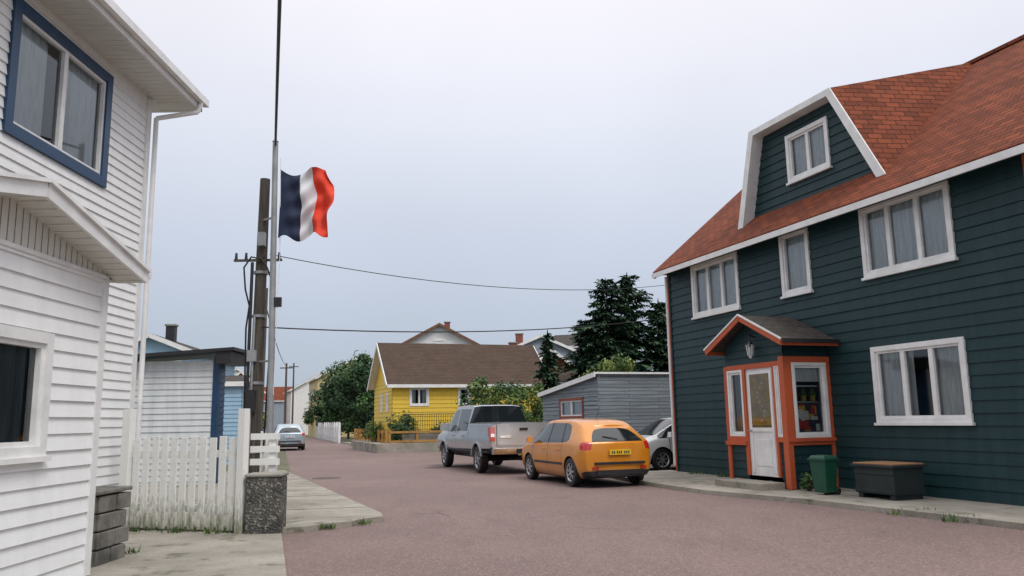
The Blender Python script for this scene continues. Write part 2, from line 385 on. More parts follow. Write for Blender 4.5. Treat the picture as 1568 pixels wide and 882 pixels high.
mb.box(ps1-.0,ps1+.048,-.08,-.0,.1,.92,O)
mb.obj('porch_orange_frame',gh)
window('porch_side_window',gh,(ps1,0,0),Y_,X_,pf+.14,-.10,1.06,2.52,panes=1,tw=.06,curtain=None,sill=False,room=.5)
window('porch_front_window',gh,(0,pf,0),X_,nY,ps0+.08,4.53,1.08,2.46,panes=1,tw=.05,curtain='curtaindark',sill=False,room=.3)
window('porch_narrow_window',gh,(0,pf,0),X_,nY,5.58,ps1-.10,1.08,2.46,panes=1,tw=.02,curtain='curtain',sill=False,room=.1)
M['ochre']=simple('ochre_curtain',(0.72,0.46,0.05),.8,var=.4,scale=6)
mb=MB(); d0,d1=4.62,5.51
mb.box(d0,d1,pf-.01,pf+.035,.30,2.46,'trim')
mb.box(d0+.06,d0+.13,pf-.03,pf-.01,.36,2.4,'trim');mb.box(d1-.13,d1-.06,pf-.03,pf-.01,.36,2.4,'trim')
mb.box(d0+.13,d1-.13,pf-.03,pf-.01,1.18,1.26,'trim');mb.box(d0+.13,d1-.13,pf-.03,pf-.01,2.34,2.4,'trim')
mb.box(d0+.2,d1-.2,pf-.022,pf-.011,.5,1.02,'trim')
mb.face([(d0+.13,pf-.013,1.26),(d1-.13,pf-.013,1.26),(d1-.13,pf-.013,2.34),(d0+.13,pf-.013,2.34)],'ochre')
mb.face([(d0+.13,pf-.022,1.26),(d1-.13,pf-.022,1.26),(d1-.13,pf-.022,2.34),(d0+.13,pf-.022,2.34)],'glass')
for k in range(9):
    t=k/8; xx=(d0+d1)/2+.1*math.sin(t*7); mb.cyl((xx,pf-.014,1.4+.75*t),(xx,pf-.018,1.4+.75*t),.03,.03,'curtain',10)
mb.cyl((d0+.09,pf-.09,1.2),(d0+.09,pf-.03,1.2),.02,.02,'metal',8); mb.cyl((d0+.09,pf-.09,1.2),(d0+.2,pf-.09,1.2),.013,.013,'metal',8)
mb.obj('front_door',gh,bevel=.004)
mb=MB()
pe,pk_=2.95,3.56; pc=4.88; fo_=pf-.26
slab(mb,[(3.62,fo_,pe),(pc,fo_,pk_),(pc,0,pk_),(3.62,0,pe)],.05,'roofgrey')
slab(mb,[(pc,fo_,pk_),(6.14,fo_,pe),(6.14,0,pe),(pc,0,pk_)],.05,'roofgrey')
mb.obj('porch_roof',gh)
mb=MB()
mb.beam((3.60,fo_-.02,pe-.06),(pc,fo_-.02,pk_-.05),.04,.12,O); mb.beam((6.16,fo_-.02,pe-.06),(pc,fo_-.02,pk_-.05),.04,.12,O)
mb.beam((3.57,fo_-.045,pe+.0),(pc,fo_-.045,pk_+.015),.02,.035,'trim'); mb.beam((6.18,fo_-.045,pe+.0),(pc,fo_-.045,pk_+.015),.02,.035,'trim')
mb.box(6.12,6.17,fo_-.02,0,pe-.12,pe-.02,O); mb.box(6.175,6.23,fo_-.02,0,pe-.07,pe-.0,'plastic')
mb.box(3.59,3.63,fo_-.02,0,pe-.12,pe-.02,O)
mb.obj('porch_fascia',gh)
mb=MB(); lx,ly=5.0,pf-.14
mb.cyl((lx,pf-.02,3.1),(lx,ly,3.14),.015,.015,'plastic',8);mb.cyl((lx,ly,3.16),(lx,ly,3.0),.012,.012,'plastic',8)
mb.cyl((lx,ly,3.02),(lx,ly,2.94),.02,.085,'plastic',6);mb.cyl((lx,ly,2.94),(lx,ly,2.72),.078,.05,'glass',6,False)
for j in range(6):
    t=j*math.pi/3; mb.cyl((lx+.08*math.cos(t),ly+.08*math.sin(t),2.94),(lx+.05*math.cos(t),ly+.05*math.sin(t),2.72),.007,.007,'trim',5)
mb.cyl((lx,ly,2.72),(lx,ly,2.66),.05,.015,'trim',6); mb.cyl((lx,ly,2.75),(lx,ly,2.9),.02,.02,'curtain',8)
mb.obj('wall_lantern',gh)
cols={'red':(.62,.04,.03),'bl':(.05,.22,.6),'wh':(.8,.8,.76),'bk':(.05,.05,.08),'ye':(.75,.5,.06)}
for k,c in cols.items(): M['p_'+k]=simple('print_'+k,c,.6,scale=12)
mb=MB(); random.seed(3)
mb.box(ps1-.07,ps1-.065,-.86,-.18,1.16,1.74,'p_bk')
for i in range(18):
    y=-.84+random.random()*.52; z=1.18+random.random()*.38
    mb.box(ps1-.062+.0005*i,ps1-.0605+.0005*i,y,y+.07+random.random()*.09,z,z+.06+random.random()*.12,'p_'+random.choice(['red','bl','wh','red','ye','wh']))
mb.box(ps1-.2,ps1-.16,-.9,-.15,1.72,1.76,'trim'); mb.box(ps1-.2,ps1-.16,-.9,-.15,2.05,2.08,'trim')
for y in (-.75,-.5,-.28):
    mb.cyl((ps1-.2,y,1.77),(ps1-.2,y,1.88),.05,.06,'ochre',8); mb.cyl((ps1-.2,y,1.88),(ps1-.2,y,2.02),.08,.03,'leaf',7)
mb.face([(ps1-.10,-.92,2.15),(ps1-.10,-.14,2.15),(ps1-.10,-.14,2.46),(ps1-.10,-.92,2.46)],'curtain')
mb.obj('window_posters',gh)
mb=MB(); mb.box(4.2,5.72,-1.72,pf-.07,-.05,.22,'oldconc'); mb.obj('door_step',gh,bevel=.015)
# ------------------------------------------------------------------ LEFT WHITE HOUSE
wh=empty('white_clapboard_house',(-6.05,0,0),rad(90))
bw=(9.02,11.42,5.0,6.75)
mb=MB()
siding(mb,(0,0,0),X_,nY,1.0,12.7,.1,6.95,.14,'white',[bw])
siding(mb,(12.7,0,0),Y_,X_,0,8,.1,6.95,.14,'white')
mb.box(12.60,12.735,-.04,.10,.1,6.92,'trim')
mb.box(1,12.68,.02,7.9,-.1,.12,'concrete')
mb.obj('walls',wh)
window('upstairs_window',wh,(0,0,0),X_,nY,*bw,trim='blue',tw=.15,sash='trim',split=[0,.5,1],cfrac=.8,sill=False,room=.9)
mb=MB()
slab(mb,[(-1,-.66,7.2),(13.3,-.66,7.2),(13.3,4,9.6),(-1,4,9.6)],.06,'roofgrey','trim')
mb.box(-1,13.25,-.62,0.0,6.95,6.98,'soffit')
mb.box(-1,13.28,-.66,-.62,6.93,7.15,'trim')
mb.box(12.70,13.25,0,4,6.95,6.98,'soffit'); mb.box(13.25,13.29,-.66,4.0,6.93,7.15,'trim')
mb.box(-1,13.34,-.76,-.665,7.03,7.15,'trim')
for i in range(90):
    s=12.9-i*.15
    if s>0: mb.box(s,s+.012,-.61,-.02,6.943,6.949,'trim')
mb.obj('roof_and_soffit',wh)
mb=MB()
for a,b in (((13.1,-.72,7.03),(13.1,-.66,6.85)),((13.1,-.66,6.85),(12.78,-.10,6.62)),((12.78,-.10,6.62),(12.78,-.10,.3))): mb.cyl(a,b,.04,.04,'trim',10)
mb.obj('downspout',wh)
po=-1.75
lw=(5.2,7.36,1.24,2.36)
mb=MB()
siding(mb,(0,po,0),X_,nY,4.9,8.28,.05,3.05,.155,'white',[lw])
siding(mb,(8.28,0,0),Y_,X_,po,0,.05,3.05,.155,'white')
siding(mb,(4.9,0,0),Y_,nX,po,0,.05,3.05,.155,'white')
mb.box(8.20,8.31,po-.035,po+.08,.05,3.02,'trim')
s=4.9
while s<8.26:
    e=min(s+.1,8.28); zt=lambda q:3.12+.42*(1-abs(q-6.6)/1.95)
    mb.face([(s+.006,po-.012,3.06),(e-.006,po-.012,3.06),(e-.006,po-.012,zt(e)),(s+.006,po-.012,zt(s))],'soffit'); s=e
mb.face([(4.9,po-.002,3.0),(8.28,po-.002,3.0),(8.28,po-.002,3.2),(6.6,po-.002,3.56),(4.9,po-.002,3.2)],'soffit')
mb.box(4.88,8.3,po-.035,po,3.03,3.07,'trim')
mb.obj('front_extension_walls',wh)
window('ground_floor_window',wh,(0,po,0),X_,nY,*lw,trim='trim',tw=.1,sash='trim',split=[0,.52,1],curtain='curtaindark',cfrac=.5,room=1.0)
mb=MB()
oe=-2.06
slab(mb,[(4.66,oe,3.20),(6.6,oe,3.62),(6.6,0,3.62),(4.66,0,3.20)],.05,'roofgrey','trim')
slab(mb,[(6.6,oe,3.62),(8.54,oe,3.20),(8.54,0,3.20),(6.6,0,3.62)],.05,'roofgrey','trim')
for sg,e in ((-1,4.66),(1,8.54)):
    mb.beam((e,oe-.01,3.10),(6.6,oe-.01,3.52),.03,.13,'trim'); mb.beam((e,oe-.03,3.17),(6.6,oe-.03,3.60),.05,.035,'trim')
    mb.face([(e,oe,3.04),(6.6,oe,3.46),(6.6,po,3.46),(e,po,3.04)],'soffit')
    for k in range(13):
        t=(k+.5)/13; sx=e+(6.6-e)*t; z=3.04+.42*t-.004; mb.box(sx-.004,sx+.004,oe+.02,po-.02,z-.006,z,'trim')
mb.box(8.50,8.56,oe-.02,0,3.05,3.17,'trim'); mb.box(8.28,8.5,po,0,3.04,3.06,'soffit')
mb.box(8.56,8.64,oe-.02,0,3.10,3.19,'trim')
mb.obj('extension_roof',wh)
# ------------------------------------------------------------------ ground, road, pavements
def sheet(name,pts,z,mat,th=0.0):
    mb=MB()
    mb.face([(x,y,z) for x,y in pts],mat)
    if th:
        n=len(pts)
        for i in range(n):
            a=pts[i];b=pts[(i+1)%n]; mb.face([(b[0],b[1],z),(a[0],a[1],z),(a[0],a[1],z-th),(b[0],b[1],z-th)],mat)
    return mb.obj(name)
sheet('ground',[(-600,-100),(600,-100),(600,900),(-600,900)],0,'ground')
sheet('street',[(-3.3,11.35),(-2.3,8.3),(-1.2,5),(-.6,-8),(14,-8),(9.6,2),(6.47,10.54),(5.2,14.0),(3.0,18.0),(2.3,20.8),(2.9,24),(10,26.5),(9.5,33),(1,34),(-5.0,41.5),(-9.6,52),(-12.8,60),(-20.5,84),(-31,112),(-44,150),(-52,150),(-38,112),(-26,80),(-13.6,48),(-7,25.4),(-2.6,13.2)],.006,'asphalt')
W=lambda s,o:(4.31+.342*s+.9397*o,21.5-.9397*s+.342*o)
sheet('house_pavement',[W(-.6,-1.9),W(2.6,-2.45),W(5,-2.5),W(7.3,-2.0),W(11,-1.75),W(16,-1.75),W(16,.1),W(-.6,.1)],.09,'oldconc',.12)
sheet('left_pavement',[(-3.25,11.38),(-2.95,11.52),(-2.75,11.78),(-2.4,12.05),(-2.3,12.3),(-2.03,12.6),(-2.15,13.1),(-7.15,25.3),(-9.8,25.3),(-9.2,14),(-5.6,11.9)],.08,'oldconc',.1)
sheet('concrete_forecourt',[(-3.2,11.25),(-2.3,8.3),(-1.25,5),(-.7,0),(-9,0),(-9,12.2),(-5.5,12.0)],.03,'oldconc',.05)
sheet('far_pavement',[(-3.6,41.5),(-5.2,41.2),(-9.8,52),(-12.9,60),(-12.2,60),(-8.4,52.4),(-4.4,43.3),(-3,43)],.1,'concrete',.12)
mb=MB()
for x,y,r in ((-5.2,22.5,.4),(-2.6,26.5,.33)): mb.cyl((x,y,.006),(x,y,.012),r,r,'asphaltdark',20)
mb.obj('manhole_cover')
mb=MB()
for k in range(5):
    y=14.0+k*2.4; x=-2.15-(y-13.1)*.41; mb.hexa([(x-2.6,y-.55,.0805),(x-.02,y-.008,.0805),(x-.02,y+.008,.0805),(x-2.6,y-.534,.0805),(x-2.6,y-.55,.0835),(x-.02,y-.008,.0835),(x-.02,y+.008,.0835),(x-2.6,y-.534,.0835)],'asphaltdark')
mb.obj('pavement_joints')
# ------------------------------------------------------------------ gate, post, block
g=empty('white_picket_gate',(-5.62,11.9,0),math.atan2(11.34-11.9,-3.84+5.62))
mb=MB(); n=11; Lg=1.86
for i in range(n):
    a=.05+i*(Lg-.05)/n; h=1.34+random.uniform(-.02,.015); w=(Lg-.1)/n-.05; t=random.uniform(-.006,.006)
    mb.hexa([(a,-.012,.06),(a+w,-.012,.06),(a+w,.012,.06),(a,.012,.06),(a+t,-.012,h),(a+w+t,-.012,h),(a+w+t,.012,h),(a+t,.012,h)],'picket')
mb.box(0,Lg,.014,.055,.3,.4,'picket');mb.box(0,Lg,.014,.055,1.05,1.15,'picket')
mb.box(-.14,0.0,-.06,.06,0,1.75,'picket');mb.box(Lg+.0,Lg+.11,-.06,.06,0,1.72,'picket')
mb.obj('pickets_and_rails',g,bevel=.004)
g=empty('pebbledash_pillar',(-3.47,11.42,0),rad(3))
mb=MB(); mb.box(-.24,.24,-.19,.19,0,.78,'pebble'); mb.box(-.26,.26,-.21,.21,.78,.83,'concrete'); mb.obj('pillar',g,bevel=.03)
g=empty('white_post_and_rail_fence',(-3.62,11.75,0),0)
mb=MB()
mb.box(.06,.16,.0,.10,0.2,1.35,'picket')
for z in (.92,1.10,1.28): mb.box(-.2,.22,-.03,.0,z,z+.09,'picket')
mb.beam((.14,.05,1.25),(-2.5,7.5,1.25),.04,.1,'picket');mb.beam((.14,.05,.8),(-2.5,7.5,.8),.04,.1,'picket')
for k in range(1,6): mb.box(.10-.53*k,.2-.53*k,1.5*k-.05,1.5*k+.05,0,1.35,'picket')
mb.obj('posts_and_rails',g)
g=empty('stone_block_planter',(-4.86,9.2,0),rad(0))
mb=MB()
for r in range(4):
    for c in range(2):
        mb.box(-.36+c*.36+random.uniform(-.01,.01),-.01+c*.36,-.5,-.36,.01+r*.19,.19+r*.19,'darkstone')
    for c in range(2):
        oo=.07 if r%2 else 0
        mb.box(.21+random.uniform(-.01,.01),.37+random.uniform(-.012,.012),-.35+c*.33+(oo if c else 0),-.04+c*.33+oo,.01+r*.19,.19+r*.19-.006,'darkstone')
mb.box(-.34,.20,-.35,.33,0,.74,'darkstone'); mb.box(-.38,.39,-.52,.36,.775,.82,'darkstone')
mb.obj('blocks',g,bevel=.012)
# ------------------------------------------------------------------ poles, flag, wires
up=empty('wooden_utility_pole',(-4.62,14.3,0))
mb=MB(); mb.cyl((0,0,0),(.06,0,6.0),.125,.09,'polewood',14)
for z in (1.0,2.2,3.4,4.2): mb.cyl((-.0+z*.01,0,z),(-.0+z*.01,0,z+.05),.132,.132,'metal',14)
mb.box(-.42,.45,-.14,-.09,4.42,4.46,'polewood')
for x in (-.38,-.2,.4): mb.cyl((x,-.12,4.46),(x,-.12,4.58),.03,.02,'plastic',8)
mb.box(.02,.14,-.2,-.08,4.7,4.95,'metal'); mb.box(-.1,.06,-.2,-.11,1.7,2.1,'plastic'); mb.box(-.1,.06,-.2,-.11,2.6,2.8,'metal')
mb.cyl((-.1,-.13,0.3),(-.08,-.13,4.4),.03,.03,'plastic',8); mb.cyl((-.03,-.15,0.3),(.0,-.15,3.4),.022,.022,'metal',8)
mb.obj('pole',up)
def wire(name,pts,r,parent=None,mat='black'):
    cu=bpy.data.curves.new(name,'CURVE'); cu.dimensions='3D'; cu.bevel_depth=r; cu.bevel_resolution=1
    sp=cu.splines.new('POLY'); sp.points.add(len(pts)-1)
    for i,p in enumerate(pts): sp.points[i].co=(*p,1)
    cu.materials.append(M[mat]); o=bpy.data.objects.new(name,cu); COL.objects.link(o)
    if parent: o.parent=parent
    return o
wire('cable_loops',[(-.12,-.14,1.2),(-.15,-.14,3.2),(-.1,-.15,3.6),(-.18,-.16,3.9),(-.22,-.16,4.3),(-.1,-.14,4.5),(.1,-.16,4.45),(.2,-.18,4.3),(.28,-.18,4.1),(.30,-.15,3.7),(.28,-.1,3.0),(.22,-.1,1.0)],.016,up)
fp=empty('flagpole_with_french_flag',(-4.22,14.0,0))
mb=MB(); mb.cyl((-.0,0,.3),(-.08,0,6.62),.06,.05,'metal',14); mb.cyl((-.08,0,6.62),(-.08,0,6.66),.06,.03,'metal',14)
mb.cyl((-.02,.0,5.2),(-.35,.25,5.2),.02,.02,'metal',6);mb.cyl((-.02,.0,2.6),(-.35,.25,2.6),.02,.02,'metal',6)
mb.box(-.02,.12,-.04,.02,3.55,3.72,'plastic')
mb.obj('mast',fp)
wire('halyard',[(.03,-.02,6.3),(.07,-.02,4.5),(.03,-.02,2.0)],.006,fp,'trim')
M['fblue']=simple('flag_navy',(0.012,0.022,0.060),.8,var=.3);M['fwhite']=simple('flag_white',(0.66,0.67,0.70),.8,var=.1);M['fred']=simple('flag_red',(0.72,0.05,0.02),.8,var=.2)
mb=MB(); NU,NV=60,44
def flagp(u,v):
    x=.04+.92*u+.05*u*math.sin(v*3.0+.2)-.10*u*max(0,v-.6)-.22*max(0,u-.72)*max(0,1-v/.22)*2.5
    x+=.03*u*math.sin(11*v+3)
    y=(.03+.13*u)*math.sin(7.5*u+3.6*v+.6)+.07*u*math.sin(16*u-8*v)+.03*math.sin(22*v+9*u)*min(1,u*3)
    z=6.08-1.30*v*(1-.03*u)-.13*math.sin(min(1,u*1.6)*3.14)*(1-v)+.05*u*math.sin(9*u+2*v)+.05*math.sin(u*12)*v+.10*max(0,u-.6)*v
    return (x,y-.04,z)
for i in range(NU):
    for j in range(NV):
        u0,u1=i/NU,(i+1)/NU; v0,v1=j/NV,(j+1)/NV
        mt='fblue' if i<25 else ('fwhite' if i<39 else 'fred')
        mb.face([flagp(u0,v1),flagp(u1,v1),flagp(u1,v0),flagp(u0,v0)],mt)
fo=mb.obj('french_flag',fp,smooth=True)
def weld(o,d=1e-4):
    bm=bmesh.new(); bm.from_mesh(o.data); bmesh.ops.remove_doubles(bm,verts=bm.verts,dist=d); bm.to_mesh(o.data); bm.free()
weld(fo)
mb=MB(); mb.cyl((-7.62,24,0),(-7.55,24,5.6),.13,.10,'polewood',12); mb.box(-7.8,-7.7,23.8,23.9,2.4,4.4,'plastic'); mb.obj('wooden_utility_pole')
for i,(x,y,h) in enumerate(((-27.5,100,9),(-21.6,76,7.2))):
    mb=MB(); mb.cyl((x,y,0),(x,y,h),.13,.09,'polewood',8); mb.box(x-.6,x+.6,y-.05,y+.05,h-.5,h-.4,'polewood'); mb.obj('wooden_utility_pole')
def sag(a,b,d,n=16):
    a=V(a);b=V(b); return [tuple(a.lerp(b,t/n)-V((0,0,d*4*(t/n)*(1-t/n)))) for t in range(n+1)]
wire('overhead_cable',sag((-4.30,14,6.55),(0.6,-2,5.35),.05),.022)
wire('overhead_wire',sag((-4.4,14.2,4.55),(4.3,22,5.15),.35),.008)
wire('overhead_wire',sag((-4.5,14.2,3.22),(4.4,21.8,4.22),.22),.013)
wire('overhead_wire',sag((-4.5,14.2,4.5),(-7.6,24,5.2),.2),.010)
wire('overhead_wire',sag((-7.6,24,5.4),(-21.6,76,7),.5),.02)
# ------------------------------------------------------------------ simple houses
def shouse(name,loc,rz,Wd,Dp,eave,ridge,wall,roof,axis='x',wins=(),base=0,chim=None,sid=.22,trim='trim',ov=.3,chm='redwall'):
    e=empty(name,(loc[0],loc[1],base),rad(rz)); mb=MB()
    w_=[w for w in wins if w[0]=='f']; wl=[w for w in wins if w[0]=='l']
    of=[w[1:5] for w in w_]; ol=[w[1:5] for w in wl]
    ex,pr=(sid,.022) if sid else (9,0)
    siding(mb,(0,0,0),X_,nY,0,Wd,0,eave,ex,wall,of,proud=pr); siding(mb,(0,0,0),Y_,nX,0,Dp,0,eave,ex,wall,ol,proud=pr)
    siding(mb,(Wd,0,0),Y_,X_,0,Dp,0,eave,ex,wall,proud=pr)
    mb.face([(0,Dp,0),(Wd,Dp,0),(Wd,Dp,eave),(0,Dp,eave)],wall)
    if axis=='x':
        sl=(ridge-eave)/(Dp/2)
        for xx in (0,Wd): mb.face([(xx,0,eave),(xx,Dp,eave),(xx,Dp/2,ridge)],wall)
        ze=eave-ov*sl
        slab(mb,[(-ov,-ov,ze+.08),(Wd+ov,-ov,ze+.08),(Wd+ov,Dp/2,ridge+.08),(-ov,Dp/2,ridge+.08)],.07,roof,trim)
        slab(mb,[(-ov,Dp/2,ridge+.08),(Wd+ov,Dp/2,ridge+.08),(Wd+ov,Dp+ov,ze+.08),(-ov,Dp+ov,ze+.08)],.07,roof,trim)
        mb.box(-ov,Wd+ov,-ov-.04,-ov-.004,ze-.1,ze+.06,trim)
        for xx in (-ov-.03,Wd+ov+.03):
            mb.beam((xx,-ov,ze-.03),(xx,Dp/2,ridge-.03),.04,.18,trim); mb.beam((xx,Dp+ov,ze-.03),(xx,Dp/2,ridge-.03),.04,.18,trim)
    else:
        sl=(ridge-eave)/(Wd/2); ze=eave-ov*sl
        for yy in (0,Dp): mb.face([(0,yy,eave),(Wd,yy,eave),(Wd/2,yy,ridge)],wall)
        slab(mb,[(-ov,-ov,ze+.08),(Wd/2,-ov,ridge+.08),(Wd/2,Dp+ov,ridge+.08),(-ov,Dp+ov,ze+.08)],.07,roof,trim)
        slab(mb,[(Wd/2,-ov,ridge+.08),(Wd+ov,-ov,ze+.08),(Wd+ov,Dp+ov,ze+.08),(Wd/2,Dp+ov,ridge+.08)],.07,roof,trim)
        mb.beam((-ov,-ov-.03,ze-.03),(Wd/2,-ov-.03,ridge-.03),.04,.2,trim); mb.beam((Wd+ov,-ov-.03,ze-.03),(Wd/2,-ov-.03,ridge-.03),.04,.2,trim)
    mb.obj('walls_and_roof',e)
    if chim:
        mb=MB(); x,y,w,h0,h1=chim; mb.box(x,x+w,y,y+w,h0,h1,chm); mb.box(x-.05,x+w+.05,y-.05,y+w+.05,h1,h1+.08,'concrete'); mb.obj('chimney',e)
    k=0
    for w in w_:
        window('window_%d'%k,e,(0,0,0),X_,nY,*w[1:5],panes=w[5] if len(w)>5 else 1,tw=.1,curtain='curtain',cfrac=.6,sill=False); k+=1
    for w in wl:
        window('window_%d'%k,e,(0,0,0),Y_,nX,*w[1:5],panes=1,tw=.1,curtain='curtain',cfrac=.6,sill=False); k+=1
    return e
yh=shouse('yellow_house',(-6.35,42,0),20,8.6,5.2,3.2,5.35,'yellow','roofbrown','x',
  [('f',.9,1.95,1.85,2.85,2),('f',3.55,4.25,1.85,2.85,1),('l',1.0,1.5,1.6,2.6),('l',2.6,3.1,1.6,2.6)],base=.45,trim='trim',ov=.35)
mb=MB(); mb.box(-1.2,9,-2.2,5.5,-.6,0,'oldconc'); mb.obj('terrace_base',yh)
mb=MB()
for i in range(38): mb.cyl((.3+i*.12,-1.5,.45),(.3+i*.12,-1.5,1.4),.012,.012,'plastic',5)
mb.cyl((.25,-1.5,1.42),(4.8,-1.5,1.42),.025,.025,'plastic',6);mb.cyl((.25,-1.5,.45),(4.8,-1.5,.45),.02,.02,'plastic',6)
mb.box(.2,4.9,-1.55,-.02,.05,.42,'oldconc'); mb.obj('balcony_railing',yh)
def picket_fence(name,a,b,h,mat,step=.14,z0=0,w=.09):
    e=empty(name,(a[0],a[1],z0),math.atan2(b[1]-a[1],b[0]-a[0])); Ln=math.hypot(b[0]-a[0],b[1]-a[1]); mb=MB(); x=0
    while x<Ln:
        hh=h*random.uniform(.96,1.02); mb.box(x,x+w,-.012,.012,.05,hh,mat); x+=step
    for z in (.3*h,.8*h): mb.box(0,Ln,.014,.05,z-.04,z+.04,mat)
    x=0
    while x<=Ln: mb.box(x-.05,x+.05,.05,.15,0,h*1.05,mat); x+=2
    mb.obj('pickets',e); return e
def rail_fence(name,a,b,h,mat,z0=0,n=3):
    e=empty(name,(a[0],a[1],z0),math.atan2(b[1]-a[1],b[0]-a[0])); Ln=math.hypot(b[0]-a[0],b[1]-a[1]); mb=MB(); x=0
    for k in range(n):
        z=h*(.25+.65*k/(n-1)); mb.box(0,Ln,-.015,.015,z-.055,z+.055,mat)
    while x<=Ln+.01: mb.box(x-.06,x+.06,.016,.13,0,h*1.08,mat); x+=1.4
    mb.obj('rails',e)
M['fenceor']=simple('ochre_fence_paint',(0.42,0.22,0.055),.7,var=.35)
rail_fence('ochre_rail_fence',(-6.2,40.2),(-2.2,41.6),.7,'fenceor',.36,2)
rail_fence('ochre_rail_fence',(-6.3,40.3),(-10.6,54.0),.7,'fenceor',.36,2)
sheet('low_garden_wall',[(-6.25,40.1),(-2.1,41.55),(-2.1,48),(-9,60),(-11,54.5)],.36,'oldconc',.36)
picket_fence('white_picket_fence',(-12.9,60),(-20.5,84),1.5,'trim',.2,0,.14)
shouse('white_gable_house',(-10.4,70,0),6,7.8,8,7.9,10.0,'trim','roofbrown','y',[('f',3.4,4.4,7.3,8.6,1)],sid=0,trim='brownwood',ov=.45,chim=(4.4,2,.5,9.4,10.4))
shouse('blue_grey_house',(-.4,62,0),12,5.2,8,6.9,8.0,'greywall','roofgrey','y',[('f',1.5,2.5,5.6,6.6)],sid=0,chim=(.9,.8,.5,6.9,8.2))
shouse('blue_grey_house',(2.6,66,0),-20,6,8,7.4,8.7,'greywall','roofgrey','x',sid=0)
shouse('brown_gable_house',(-.3,52,0),8,5.6,8,3.9,6.0,'brownwood','roofbrown','y',[('f',2.2,3.4,3.0,4.0,2)],sid=.2,trim='trim',ov=.4,chim=(.3,1.5,.5,4,6.6))
shouse('yellow_outbuilding',(1.6,46,0),8,3.0,4,3.6,4.3,'yellow','roofbrown','x',sid=.2)
shouse('cream_terrace_house',(-24.5,96,0),-70,9,8,6.5,8.6,'cream','roofred','x',[('f',1,2,4,5.2),('f',4,5,4,5.2),('f',1,2,1.2,2.4)],sid=0)
shouse('cream_terrace_house',(-19.5,104,0),20,9,8,6.6,9.3,'cream','roofbrown','x',[('f',2,3,4,5.2)],sid=0,chim=(4,3,.7,8.4,10.6))
shouse('white_terrace_house',(-33,116,0),-70,10,8,6,8.3,'trim','roofgrey','x',[('f',1,2,3,4.2),('f',4,5,3,4.2)],sid=0)
shouse('red_terrace_house',(-40,108,0),20,6,8,6,8.6,'redwall','roofbrown','y',[('f',1.5,2.6,3.6,4.8)],sid=0)
shouse('white_terrace_house',(-46,122,0),20,7,8,8,10,'trim','roofgrey','y',[('f',1.5,2.6,3.6,4.8),('f',4,5,3.6,4.8)],sid=0)
shouse('grey_terrace_house',(-50,152,0),10,12,8,6,8.6,'greywall','roofred','x',[('f',2,3,3,4)],sid=0)
shouse('light_blue_house',(-18.6,36,0),6,4.2,7,4.75,5.6,'ltblue','roofgrey','y',[('f',2.8,3.5,3.6,4.5)],sid=.18,chim=(2.4,1.0,.4,5.2,6.15),chm='plastic')
shouse('light_blue_shed',(-11.5,31,0),10,.95,3,3.1,3.4,'ltblue','roofgrey','x',sid=.16,ov=.15)
ws=empty('white_weatherboard_shed',(-10.6,20,0),rad(0))
mb=MB(); siding(mb,(0,0,0),X_,nY,0,3.2,0,3.10,.15,'whiteold'); siding(mb,(3.2,0,0),Y_,X_,0,.5,0,3.15,.15,'blue')
mb.box(3.10,3.24,-.045,.1,0,3.2,'blue')
mb.face([(0,.5,0),(3.2,.5,0),(3.2,.5,3.1),(0,.5,3.1)],'whiteold')
slab(mb,[(-.3,-.35,3.18),(3.70,-.35,3.40),(3.70,1.2,3.40),(-.3,1.2,3.18)],.08,'roofgrey','plastic'); mb.box(3.25,3.62,-.3,.9,3.0,3.30,'plastic')
mb.obj('walls_and_roof',ws)
gs=empty('weathered_grey_shed',(2.85,27,0),rad(20))
ow=(-3.3,-1.2,1.50,2.25)
mb=MB()
mb.face([(0,0,0),(5.5,0,0),(5.5,0,2.98),(0,0,2.98)],'greyboards')
siding(mb,(0,0,0),nY,nX,-5,0,0,2.45,.15,'greyboards',[ow]); siding(mb,(0,0,0),nY,nX,-5,0,2.45,2.98,.15,'greyboards',prof=lambda z:(-5+(z-2.45)/.106,0))
mb.face([(0,5,0),(5.5,5,0),(5.5,5,2.5),(0,5,2.5)],'greyboards')
slab(mb,[(-.15,-.1,3.04),(5.6,-.1,3.04),(5.6,5.1,2.52),(-.15,5.1,2.52)],.06,'roofgrey','trim')
mb.beam((-.17,-.1,2.96),(-.17,5.1,2.44),.04,.16,'trim'); mb.box(-.04,.06,-.03,-.002,0,2.95,'greyboards')
mb.obj('walls_and_roof',gs)
window('shed_window',gs,(0,0,0),nY,nX,*ow,panes=2,trim='redwall',tw=.1,sash='trim',curtain='curtain',sill=False)
